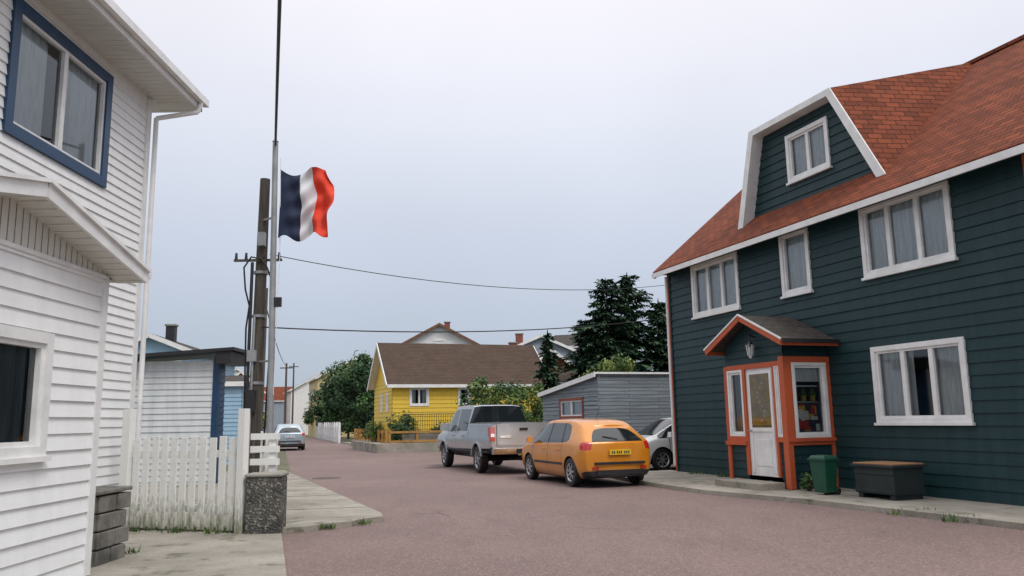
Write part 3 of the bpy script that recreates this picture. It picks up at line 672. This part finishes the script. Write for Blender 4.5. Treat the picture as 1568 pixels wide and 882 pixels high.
# ------------------------------------------------------------------ vegetation
def leaftree(name,loc,h,r,mats,n=5000,trunk=.25,cl=.6,leaf=.13,seed=1):
    rnd=random.Random(seed); e=empty(name,loc); mb=MB(); zc=trunk*h+(h*(1-trunk))*.5; rz_=(h*(1-trunk))*.5
    mb.cyl((0,0,0),(rnd.uniform(-.1,.1),0,zc),.05*h**.8*.5,.02*h**.8*.5,'bark',8)
    cs=[]
    nc=int(26+r*10)
    for i in range(nc):
        while True:
            p=V((rnd.uniform(-1,1),rnd.uniform(-1,1),rnd.uniform(-1,1)))
            if .35<p.length<1: break
        c=V((p.x*r*.85,p.y*r*.85,zc+p.z*rz_*.85)); cs.append((c,cl*rnd.uniform(.5,1.25),rnd.choice(mats)))
        if i%3==0: mb.cyl((0,0,trunk*h*.8+ (c.z-trunk*h*.8)*.2),c,.04,.012,'bark',5,False)
    mb.obj('trunk_and_limbs',e,uv=False)
    mb=MB()
    for i in range(n):
        c,rr,mt=cs[rnd.randrange(nc)]
        d=V((rnd.gauss(0,1),rnd.gauss(0,1),rnd.gauss(0,.8))).normalized()*rr*rnd.uniform(.45,1.0)**.6
        p=c+d
        if p.z<.05: p.z=.05+rnd.random()*.2
        nrm=(d.normalized()+V((rnd.uniform(-.8,.8),rnd.uniform(-.8,.8),rnd.uniform(-.2,1.0)))).normalized()
        u=nrm.orthogonal().normalized(); u=(Matrix.Rotation(rnd.random()*6.28,3,nrm)@u); w=nrm.cross(u); L_=leaf*rnd.uniform(.6,1.4)
        mb.face([p-u*L_,p-w*L_*.5,p+u*L_,p+w*L_*.5],mt)
    mb.obj('foliage',e,uv=False)
def conifer(name,loc,h,r,seed=1,base=.08,dens=1.0,pw=.6):
    rnd=random.Random(seed); e=empty(name,loc); mb=MB(); mb.cyl((0,0,0),(0,0,h*.98),.02*h,.01,'bark',8); mb.obj('trunk',e,uv=False)
    mb=MB(); z=base*h
    while z<h*.985:
        t=z/h; R=r*(1-t)**pw*(1+.14*math.sin(z*3.1+seed)); nb=int((7+6*(1-t))*dens)
        lob=rnd.random()*6.28
        for b in range(nb):
            a=rnd.random()*6.283; Lb=R*rnd.uniform(.5,1.12)*(1+.18*math.cos(a-lob)); rise=rnd.uniform(.0,.35)+.5*t
            dirv=V((math.cos(a),math.sin(a),0)); side=V((-dirv.y,dirv.x,0)); k=Lb*.15
            mt='needle2' if rnd.random()<.36 else 'needle'
            while k<Lb:
                q=k/max(Lb,.01); zz=z+Lb*(rise*q-.45*q*q)
                p=dirv*k+V((0,0,zz)); wd=.20+.30*(1-q)*min(1,Lb)
                for sgn in (-1,1):
                    tip=p+dirv*(.2+.12*rnd.random())+side*sgn*wd*rnd.uniform(.6,1.2)+V((0,0,rnd.uniform(-.22,.06)))
                    m1=(p+tip)/2+V((0,0,.05)); wv=(dirv*.10-side*sgn*.07)
                    mb.face([p,m1+wv,tip,m1-wv],mt)
                tip=p+dirv*.18+V((0,0,-.20-.12*rnd.random())); mb.face([p-side*.08,p+side*.08,tip],mt)
                k+=.17
        z+=.17+.05*rnd.random()
    for k in range(8):
        a=rnd.random()*6.28; mb.face([(0,0,h-.45),(.08*math.cos(a),.08*math.sin(a),h-.35),(.0,0,h+.12)],'needle')
    mb.obj('needle_branches',e,uv=False)
conifer('spruce_tree',(5.3,44.5,0),9.3,2.6,1,pw=.52)
conifer('spruce_tree',(6.75,46,0),9.9,2.7,2,pw=.52)
conifer('spruce_tree',(8.5,46,0),8.3,2.4,5,pw=.52)
conifer('spruce_tree',(4.2,45.5,0),7.1,1.9,6,pw=.5)
conifer('spruce_tree',(1.75,40,0),5.9,1.1,3,pw=.75)
leaftree('yellow_green_tree',(4.5,36,0),4.55,1.6,['leafyel','leafyel','leaf'],6000,.2,.5,.09,seed=4)
leaftree('garden_shrub',(-.9,35.5,0),3.5,1.6,['leafyel','leaf','leaf'],5200,.12,.5,.08,seed=5)
leaftree('garden_shrub',(1.0,37.5,0),3.3,1.3,['leaf','leafyel'],3600,.12,.5,.08,seed=6)
leaftree('garden_shrub',(-5.6,41.4,.3),1.6,.95,['leaf','leafdark'],2800,.05,.35,.07,seed=8)
leaftree('garden_shrub',(-3.6,41.9,.3),1.1,.8,['leaf'],1800,.05,.3,.06,seed=9)
leaftree('garden_shrub',(-7.6,44.5,.3),1.3,.9,['leaf','leafyel'],1800,.05,.3,.06,seed=10)
leaftree('round_street_tree',(-11.9,66,0),7.7,3.2,['leafdark','leaf','leafdark'],9500,.04,.95,.15,seed=11)
leaftree('round_street_tree',(-15.4,75,0),7.6,2.9,['leafdark','leaf','leafdark'],7500,.04,.95,.16,seed=12)
leaftree('round_street_tree',(-18.5,82,0),6.0,2.4,['leaf','leafdark'],5000,.03,.85,.16,seed=15)
leaftree('round_street_tree',(-21.8,92,0),4.6,2.2,['leaf','leaf','leafyel'],4000,.03,.7,.15,seed=13)
leaftree('street_bush',(-29.5,92,0),3.2,1.8,['leaf','leafyel'],2600,.05,.6,.15,seed=16)
def weeds(name,pts,n=26,h=.16):
    rnd=random.Random(len(pts)*7+n); mb=MB()
    for x,y,z,r in pts:
        for i in range(n):
            a=rnd.random()*6.28; d=rnd.random()**.5*r; p=V((x+math.cos(a)*d,y+math.sin(a)*d*.5,z)); t=V((rnd.uniform(-.06,.06),rnd.uniform(-.06,.06),h*rnd.uniform(.3,1.1)))
            s=V((math.cos(a)*.012,math.sin(a)*.012,0)); mb.face([p-s,p+s,p+t],rnd.choice(['leaf','leafyel','leaf']))
    mb.obj(name,uv=False)
weeds('curb_weeds',[(-2.35,12.15,.02,.2),(-2.7,11.75,.02,.12),(-5.3,11.75,.03,.3),(-4.7,11.6,.03,.3),(-4.1,11.4,.03,.25),(-5.2,9.3,.03,.25),(-4.55,8.6,.03,.12),(-4.6,9.75,.03,.2)],60,.1)
weeds('house_weeds',[(*W(9.3,-1.75),.02,.4),(*W(10.2,-1.75),.02,.3),(*W(1.2,-.15),.09,.3),(*W(2.4,-.15),.09,.25)],60,.12)
leaftree('potted_weed',(*W(6.2,-1.0),.09),.35,.15,['leaf'],200,.05,.1,.035,seed=21)
# ------------------------------------------------------------------ bins
M['binm']=simple('green_bin_plastic',(0.008,0.075,0.045),.4,var=.25)
b=empty('green_wheelie_bin',(*W(6.87,-1.2),.09),rad(-60)); mb=MB()
def taper(mb,x0,x1,y0,y1,z0,z1,g,mat): mb.hexa([(x0+g,y0+g,z0),(x1-g,y0+g,z0),(x1-g,y1-g,z0),(x0+g,y1-g,z0),(x0,y0,z1),(x1,y0,z1),(x1,y1,z1),(x0,y1,z1)],mat)
taper(mb,-.17,.17,-.17,.17,.04,.60,.04,'binm'); mb.box(-.19,.19,-.19,.19,.60,.64,'binm'); taper(mb,-.14,.14,-.15,.15,.641,.69,-.03,'binm')
mb.cyl((-.16,.16,.06),(.16,.16,.06),.06,.06,'plastic',12); mb.cyl((-.15,.2,.62),(.15,.2,.62),.018,.018,'plastic',8)
mb.obj('bin_body',b,bevel=.015)
b=empty('wooden_storage_box',(*W(7.85,-.72),.09),rad(-70)); mb=MB()
M['boxgreen']=simple('dark_box_paint',(0.016,0.026,0.028),.6,var=.4); M['boxlid']=simple('raw_wood_lid',(0.36,0.19,0.09),.8,var=.35,scale=2,stretch=(1,6,6))
mb.box(-.43,.43,-.30,.34,.08,.52,'boxgreen')
for x in (-.4,.3): mb.box(x,x+.1,-.28,.32,0,.08,'boxgreen')
mb.box(-.44,.44,-.315,-.302,.10,.16,'boxgreen');mb.box(-.44,.44,-.315,-.302,.40,.46,'boxgreen')
mb.box(-.48,.48,-.35,.38,.52,.56,'boxgreen'); mb.box(-.44,.44,-.32,.35,.56,.585,'boxlid')
mb.obj('box_and_lid',b,bevel=.008)
sg=empty('round_traffic_sign',(-4.95,43.5,0)); mb=MB(); mb.cyl((0,0,0),(0,0,2.5),.03,.03,'metal',8); mb.cyl((0,-.04,2.25),(0,-.06,2.25),.27,.27,'blue',24); mb.obj('post_and_disc',sg)
# ------------------------------------------------------------------ vehicles
def carpaint(name,c,seams=(),metal=.0,rough=.3):
    m,nt,b=new_mat(name); b.inputs['Roughness'].default_value=rough; b.inputs['Metallic'].default_value=metal; b.inputs['Coat Weight'].default_value=.7; b.inputs['Coat Roughness'].default_value=.06
    f=ramp(nt,noise(nt,2.5,4),.35,.7); col=mixc(nt,f,c,tuple(x*.85 for x in c))
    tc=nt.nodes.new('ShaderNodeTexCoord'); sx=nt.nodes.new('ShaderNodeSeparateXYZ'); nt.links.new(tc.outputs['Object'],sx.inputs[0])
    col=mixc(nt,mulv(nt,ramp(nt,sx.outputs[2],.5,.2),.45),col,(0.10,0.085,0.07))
    for x0 in seams:
        a=nt.nodes.new('ShaderNodeMath'); a.operation='SUBTRACT'; a.inputs[1].default_value=x0; nt.links.new(sx.outputs[0],a.inputs[0])
        ab=nt.nodes.new('ShaderNodeMath'); ab.operation='ABSOLUTE'; nt.links.new(a.outputs[0],ab.inputs[0])
        col=mixc(nt,ramp(nt,ab.outputs[0],.014,.007),col,(0.02,0.015,0.01))
    nt.links.new(col,b.inputs['Base Color']); return m
M['cglass']=gloss('car_glass',(0.012,0.016,0.018),.03,0,.3)
M['taillight']=gloss('tail_light_red',(0.50,0.02,0.012),.12,0,1)
M['lens']=gloss('clear_lens',(0.6,0.62,0.65),.1,.3,1)
M['chrome']=gloss('chrome',(0.50,0.51,0.53),.2,1)
M['alloy']=gloss('alloy_wheel',(0.50,0.51,0.53),.3,.8)
M['plate']=simple('yellow_plate',(0.75,0.50,0.03),.5,var=.1)
def rails(st):
    xb,xt,zb,zbelt,zt,wb,wt=st
    return [(xb,.86*wb,zb),(xb,.97*wb,zb+.14),(xb,1.0*wb,zb+.14+(zbelt-zb-.14)*.4),(xb,.995*wb,zb+.14+(zbelt-zb-.14)*.72),(xb+(xt-xb)*.04,.955*wb,zbelt),
            (xb+(xt-xb)*.84,wt+(wb-wt)*.10,zbelt+(zt-zbelt)*.84),(xt,wt,zt-.035*min(1,(zt-zbelt)*4)),(xt,wt*.7,zt-.005),(xt,0,zt)]
def loft(name,parent,sts,matf,rearf,paint,wheels,wr,wtrack,sub=2,bevel=0,bulge=.07,fr=(1,.74,0,-.74,-1)):
    R=[rails(s) for s in sts]; nr=len(R[0]); bm=bmesh.new(); mats=[paint]
    def mi(m):
        m=M[m] if isinstance(m,str) else m
        if m not in mats: mats.append(m)
        return mats.index(m)
    Lv=[[bm.verts.new((p[0],p[1],p[2])) for p in r] for r in R]
    Rv=[[ (Lv[i][j] if j==nr-1 else bm.verts.new((p[0],-p[1],p[2]))) for j,p in enumerate(r)] for i,r in enumerate(R)]
    for i in range(len(sts)-1):
        for j in range(nr-1):
            m=mi(matf(i,j) or paint)
            f=bm.faces.new((Lv[i][j],Lv[i+1][j],Lv[i+1][j+1],Lv[i][j+1])); f.material_index=m
            f=bm.faces.new([Rv[i][j],Rv[i][j+1],Rv[i+1][j+1],Rv[i+1][j]]); f.material_index=m
        f=bm.faces.new((Lv[i][0],Rv[i][0],Rv[i+1][0],Lv[i+1][0])); f.material_index=mi('plastic')
    for end,idx,sgn in (('r',0,-1),('f',len(sts)-1,1)):
        rows=[]
        for j in range(nr-1):
            row=[Lv[idx][j]]
            for k in (1,2,3):
                p=R[idx][j]; b_=bulge*(1-(fr[k])**2); row.append(bm.verts.new((p[0]+sgn*b_,p[1]*fr[k],p[2]+(.012 if j==nr-2 else 0))))
            row.append(Rv[idx][j]); rows.append(row)
        for j in range(nr-2):
            for k in range(4):
                f=bm.faces.new((rows[j][k],rows[j][k+1],rows[j+1][k+1],rows[j+1][k])); f.material_index=mi((rearf(j,k) if end=='r' else None) or paint)
        c=Lv[idx][nr-1]
        for k in range(4):
            f=bm.faces.new((rows[-1][k],rows[-1][k+1],c)); f.material_index=0
        bf=bm.faces.new(rows[0]); bf.material_index=mi('plastic')
    bmesh.ops.recalc_face_normals(bm,faces=bm.faces)
    if sub:
        cl=bm.edges.layers.float.get('crease_edge') or bm.edges.layers.float.new('crease_edge')
        for e_ in bm.edges:
            fs=e_.link_faces
            if len(fs)==2 and fs[0].material_index!=fs[1].material_index: e_[cl]=.75
            elif len(fs)==2 and fs[0].normal.angle(fs[1].normal,0)>rad(38): e_[cl]=.38
    me=bpy.data.meshes.new(name); bm.to_mesh(me); bm.free()
    k_dark=mi('black')
    for m in mats: me.materials.append(m)
    o=bpy.data.objects.new(name,me); COL.objects.link(o)
    if sub: md=o.modifiers.new('s','SUBSURF'); md.levels=sub; md.render_levels=sub
    if bevel: md=o.modifiers.new('b','BEVEL'); md.width=bevel; md.segments=3; md.limit_method='ANGLE'; md.angle_limit=rad(25)
    cut=[]
    for wx in wheels:
        for sg_ in (-1,1):
            c=MB(); c.cyl((wx,sg_*(wtrack-.16),wr),(wx,sg_*(wtrack+.4),wr),wr*1.17,wr*1.17,'black',40)
            co_=c.obj('cut'); co_.data.materials.clear()
            bc=bmesh.new(); bc.from_mesh(co_.data); bmesh.ops.remove_doubles(bc,verts=bc.verts,dist=1e-5); bmesh.ops.recalc_face_normals(bc,faces=bc.faces); bc.to_mesh(co_.data); bc.free()
            for m in mats: co_.data.materials.append(m)
            for p in co_.data.polygons: p.material_index=k_dark
            md=o.modifiers.new('c','BOOLEAN'); md.operation='DIFFERENCE'; md.object=co_; md.solver='EXACT'; cut.append(co_)
    bpy.context.view_layer.update()
    dg=bpy.context.evaluated_depsgraph_get(); nm=bpy.data.meshes.new_from_object(o.evaluated_get(dg))
    o.modifiers.clear(); o.data=nm
    for p in nm.polygons: p.use_smooth=True
    try: nm.set_sharp_from_angle(angle=rad(38))
    except Exception: pass
    for c in cut: bpy.data.objects.remove(c)
    wn=o.modifiers.new('wn','WEIGHTED_NORMAL'); wn.keep_sharp=True
    o.parent=parent; return o
def wheel(parent,name,x,y,r,w,side):
    mb=MB(); prof=[(r*.62,-.5),(r*.70,-.5),(r*.93,-.48),(r,-.34),(r,.34),(r*.93,.48),(r*.70,.5),(r*.64,.46)]
    n=32
    pts=[[V((x+math.cos(2*math.pi*k/n)*p[0],y+side*p[1]*w,r+math.sin(2*math.pi*k/n)*p[0])) for k in range(n)] for p in prof]
    for a,b_ in zip(pts[:-1],pts[1:]):
        for k in range(n): mb.face([a[k],a[(k+1)%n],b_[(k+1)%n],b_[k]],'black')
    mb.cyl((x,y-side*.1*w,r),(x,y+side*.15*w,r),r*.64,r*.64,'plastic',n)
    a=[V((x+math.cos(2*math.pi*k/n)*r*.66,y+side*.47*w,r+math.sin(2*math.pi*k/n)*r*.66)) for k in range(n)]
    b_=[V((x+math.cos(2*math.pi*k/n)*r*.57,y+side*.36*w,r+math.sin(2*math.pi*k/n)*r*.57)) for k in range(n)]
    for k in range(n): mb.face([a[k],a[(k+1)%n],b_[(k+1)%n],b_[k]],'alloy')
    for s in range(7):
        t=2*math.pi*s/7+.3; c=V((x,y+side*.30*w,r)); d=V((math.cos(t),0,math.sin(t))); mb.beam(c+d*.03,c+d*r*.62,.05 if r<.35 else .07,.035,'alloy')
    mb.cyl((x,y+side*.15*w,r),(x,y+side*.4*w,r),r*.2,r*.16,'alloy',14)
    mb.obj(name,parent)
def hatchback(name,loc,ang,paint,plate='plate'):
    e=empty(name,loc,ang)
    sts=[(-1.97,-1.46,.22,.98,1.34,.80,.52),(-1.76,-1.35,.19,.98,1.405,.865,.57),(-1.50,-1.19,.17,.975,1.45,.88,.59),(-1.24,-1.0,.17,.965,1.47,.88,.605),(-.85,-.66,.16,.95,1.49,.88,.615),(-.79,-.61,.16,.95,1.49,.88,.615),(-.0,.05,.16,.93,1.50,.88,.62),(.06,.10,.16,.93,1.50,.88,.62),
         (.62,.42,.16,.915,1.48,.88,.61),(1.05,.56,.16,.90,1.45,.88,.58),(1.36,1.42,.17,.90,.98,.88,.66),(1.7,1.72,.2,.83,.92,.88,.64),(2.0,2.0,.22,.72,.80,.80,.60),(2.16,2.14,.25,.60,.66,.62,.5)]
    def mf(i,j):
        if j==4 and 3<=i<=8: return 'plastic' if i in(4,6) else 'cglass'
        if j==4 and i==9: return 'cglass'
        if j in (6,7) and i==9: return 'cglass'
        if j==3 and i==0: return 'taillight'
        if i==11 and j==3: return 'lens'
        if j==0: return 'plastic' if i==0 else None
    def rf(j,k):
        if j==4 and k in (1,2): return 'cglass'
        if j==3 and k in (0,3): return 'taillight'
        if j==0: return 'plastic'
    loft('body',e,sts,mf,rf,paint,(-1.27,1.27),.31,.78,bulge=.09,fr=(1,.84,0,-.84,-1))
    for i,(x,y) in enumerate(((-1.27,1),(-1.27,-1),(1.27,1),(1.27,-1))): wheel(e,'wheel_%d'%(i+1),x,y*.775,.315,.19,y)
    mb=MB()
    mb.box(-2.085,-2.045,-.26,.26,.70,.81,plate)
    for k,cx in enumerate((-.2,-.15,-.1,-.02,.03,.08,.15,.2)): mb.box(-2.090,-2.085,cx-.014,cx+.014,.725,.785,'plastic')
    mb.box(-2.075,-1.98,-.60,.60,.50,.55,'plastic'); mb.box(-2.04,-1.96,-.56,.56,.27,.38,'plastic')
    for s in (-1,1):
        mb.box(-2.03,-1.97,s*.58-.07,s*.58+.07,.40,.45,'taillight')
        mb.hexa([(.93,s*.86,.93),(1.10,s*.86,.93),(1.06,s*1.02,.93),(.96,s*1.02,.93),(.95,s*.88,1.08),(1.08,s*.88,1.08),(1.05,s*1.0,1.06),(.97,s*1.0,1.06)] if s>0 else [(.93,-1.02,.93),(1.08,-1.02,.93),(1.10,-.86,.93),(.93,-.86,.93),(.96,-1.0,1.06),(1.05,-1.0,1.06),(1.08,-.88,1.08),(.95,-.88,1.08)],paint)
        mb.box(-.72,-.55,s*.875-.012,s*.875+.012,.78,.81,paint); mb.box(.2,.37,s*.875-.012,s*.875+.012,.78,.81,paint)
        mb.box(-.85,.85,s*.878-.014,s*.878+.014,.46,.51,'plastic')
    mb.beam((-1.97,.0,1.04),(-1.86,.32,1.10),.02,.015,'plastic')
    mb.cyl((-.9,.0,1.48),(-1.15,.0,1.75),.006,.003,'plastic',5)
    mb.obj('trim_and_plate',e,bevel=.006)
    return e
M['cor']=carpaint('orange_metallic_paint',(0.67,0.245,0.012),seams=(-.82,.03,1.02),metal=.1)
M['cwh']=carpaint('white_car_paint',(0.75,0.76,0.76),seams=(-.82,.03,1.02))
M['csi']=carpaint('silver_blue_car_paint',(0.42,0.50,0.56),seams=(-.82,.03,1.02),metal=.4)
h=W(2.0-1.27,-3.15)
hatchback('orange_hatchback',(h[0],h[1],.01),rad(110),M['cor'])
h=(5.05,24.1); hatchback('white_hatchback',(h[0],h[1],.01),rad(200),M['cwh'])
hatchback('silver_hatchback',(-13.3,47.5,.01),rad(109),M['csi'],plate='trim')
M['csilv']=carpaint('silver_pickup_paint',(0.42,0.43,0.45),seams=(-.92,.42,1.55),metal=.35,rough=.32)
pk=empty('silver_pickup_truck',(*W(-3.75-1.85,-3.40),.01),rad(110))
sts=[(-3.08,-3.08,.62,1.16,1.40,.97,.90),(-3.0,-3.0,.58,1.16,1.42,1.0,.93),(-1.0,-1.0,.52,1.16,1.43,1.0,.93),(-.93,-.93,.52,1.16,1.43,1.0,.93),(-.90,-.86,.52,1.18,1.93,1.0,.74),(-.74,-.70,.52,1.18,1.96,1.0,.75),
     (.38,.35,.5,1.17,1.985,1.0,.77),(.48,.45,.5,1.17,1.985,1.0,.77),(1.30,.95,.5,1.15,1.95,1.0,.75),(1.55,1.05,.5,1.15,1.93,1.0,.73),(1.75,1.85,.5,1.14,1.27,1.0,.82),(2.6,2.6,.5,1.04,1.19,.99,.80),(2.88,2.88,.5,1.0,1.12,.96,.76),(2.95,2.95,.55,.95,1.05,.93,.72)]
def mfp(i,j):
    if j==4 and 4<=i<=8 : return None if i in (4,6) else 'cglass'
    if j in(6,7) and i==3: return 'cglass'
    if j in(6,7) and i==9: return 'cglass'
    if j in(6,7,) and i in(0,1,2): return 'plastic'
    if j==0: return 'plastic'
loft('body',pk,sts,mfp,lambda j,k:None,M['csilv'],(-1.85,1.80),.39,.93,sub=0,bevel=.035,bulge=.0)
for i,(x,y) in enumerate(((-1.85,1),(-1.85,-1),(1.80,1),(1.80,-1))): wheel(pk,'wheel_%d'%(i+1),x,y*.87,.39,.25,y)
mb=MB()
mb.box(-3.24,-3.09,-.95,.95,.56,.72,'chrome'); mb.box(-3.245,-3.235,-.28,.28,.58,.70,'plastic')
for s in (-1,1):
    mb.box(-3.11,-2.90,s*.925-.07,s*.925+.07,.92,1.30,'taillight'); mb.box(-3.115,-2.91,s*.925-.055,s*.925+.055,1.03,1.12,'lens')
    mb.box(1.12,1.32,s*1.12-.13,s*1.12+.13,1.18,1.42,'csilv'); mb.box(-.55,-.38,s*1.0-.012,s*1.0+.03,1.02,1.07,'csilv'); mb.box(.62,.8,s*1.0-.012,s*1.0+.03,1.02,1.07,'csilv')
    mb.box(-2.85,2.2,s*1.0-.01,s*1.0+.012,.60,.635,'plastic')
    for wx in (-1.85,1.80):
        pr=None
        for k in range(17):
            t=math.pi*k/16; a=V((wx+math.cos(t)*.475,s*1.012,.39+math.sin(t)*.475))
            if pr and min(a.z,pr.z)>.45: mb.beam(pr,a,.05,.05,'csilv')
            pr=a
mb.box(-3.10,-3.085,-.76,.76,.78,.785,'plastic'); mb.box(-3.105,-3.088,-.12,.12,1.20,1.27,'plastic'); mb.box(-3.10,-3.084,-.80,-.79,.78,1.36,'plastic'); mb.box(-3.10,-3.084,.79,.80,.78,1.36,'plastic')
mb.box(-3.098,-3.087,.38,.70,1.0,1.06,'chrome')
mb.cyl((-2.9,0,.42),(-1.0,0,.42),.06,.06,'plastic',8); mb.cyl((-1.85,-.8,.39),(-1.85,.8,.39),.07,.07,'plastic',8); mb.box(-1.0,2.4,-.6,.6,.38,.52,'plastic')
mb.box(-.86,-.82,-.1,.1,1.88,1.92,'taillight')
mb.obj('trim_lights_bumper',pk,bevel=.012)
# ------------------------------------------------------------------ world / sun / camera
w=bpy.data.worlds.new('World'); S.world=w; w.use_nodes=True; nt=w.node_tree; bg=nt.nodes['Background']
sk=nt.nodes.new('ShaderNodeTexSky'); sk.sky_type='NISHITA'; sk.sun_disc=False; sk.sun_elevation=rad(52); sk.sun_rotation=rad(140); sk.dust_density=4; sk.air_density=1
tc=nt.nodes.new('ShaderNodeTexCoord'); sx=nt.nodes.new('ShaderNodeSeparateXYZ'); nt.links.new(tc.outputs['Generated'],sx.inputs[0])
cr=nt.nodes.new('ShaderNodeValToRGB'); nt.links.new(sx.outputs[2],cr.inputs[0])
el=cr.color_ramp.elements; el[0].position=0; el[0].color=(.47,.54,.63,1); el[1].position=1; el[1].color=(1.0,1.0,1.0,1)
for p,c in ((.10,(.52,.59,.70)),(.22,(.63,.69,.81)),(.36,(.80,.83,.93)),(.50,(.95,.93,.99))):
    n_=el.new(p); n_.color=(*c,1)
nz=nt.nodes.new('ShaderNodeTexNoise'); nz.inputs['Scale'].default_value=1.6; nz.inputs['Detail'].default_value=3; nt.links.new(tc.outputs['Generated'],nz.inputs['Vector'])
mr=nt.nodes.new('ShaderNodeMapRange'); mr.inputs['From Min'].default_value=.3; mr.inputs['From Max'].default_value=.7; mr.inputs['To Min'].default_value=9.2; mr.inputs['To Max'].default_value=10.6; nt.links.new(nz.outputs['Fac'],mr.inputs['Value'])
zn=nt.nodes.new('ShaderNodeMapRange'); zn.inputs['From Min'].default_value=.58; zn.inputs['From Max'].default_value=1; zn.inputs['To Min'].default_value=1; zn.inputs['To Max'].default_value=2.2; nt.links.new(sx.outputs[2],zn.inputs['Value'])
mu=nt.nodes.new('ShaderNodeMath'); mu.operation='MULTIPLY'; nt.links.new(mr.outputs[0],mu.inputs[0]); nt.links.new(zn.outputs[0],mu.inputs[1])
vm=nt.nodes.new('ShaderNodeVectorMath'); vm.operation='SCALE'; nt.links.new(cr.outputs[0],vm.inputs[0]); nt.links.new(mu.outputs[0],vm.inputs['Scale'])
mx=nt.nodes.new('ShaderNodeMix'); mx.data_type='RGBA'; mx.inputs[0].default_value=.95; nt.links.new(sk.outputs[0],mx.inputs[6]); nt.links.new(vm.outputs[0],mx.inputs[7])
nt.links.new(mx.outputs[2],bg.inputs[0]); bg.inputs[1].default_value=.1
sl=bpy.data.lights.new('sun','SUN'); sl.energy=1.5; sl.angle=rad(20); sl.color=(1,.97,.92); so=bpy.data.objects.new('sun',sl); COL.objects.link(so)
az=rad(140); elv=rad(52); dirv=V((math.sin(az)*math.cos(elv),math.cos(az)*math.cos(elv),math.sin(elv)))
so.rotation_euler=dirv.to_track_quat('Z','Y').to_euler(); so.location=(0,0,20)
cam=bpy.data.cameras.new('camera'); co=bpy.data.objects.new('camera',cam); COL.objects.link(co)
cam.sensor_width=36; cam.lens=36*1220/1568; cam.clip_end=3000; cam.clip_start=.05
Rm=Matrix.Rotation(rad(99.4),4,'X')@Matrix.Rotation(rad(-1.0),4,'Z')
co.matrix_world=Matrix.Translation((0,0,1.5))@Rm
S.camera=co
S.view_settings.view_transform='Standard'; S.view_settings.look='None'; S.view_settings.exposure=0
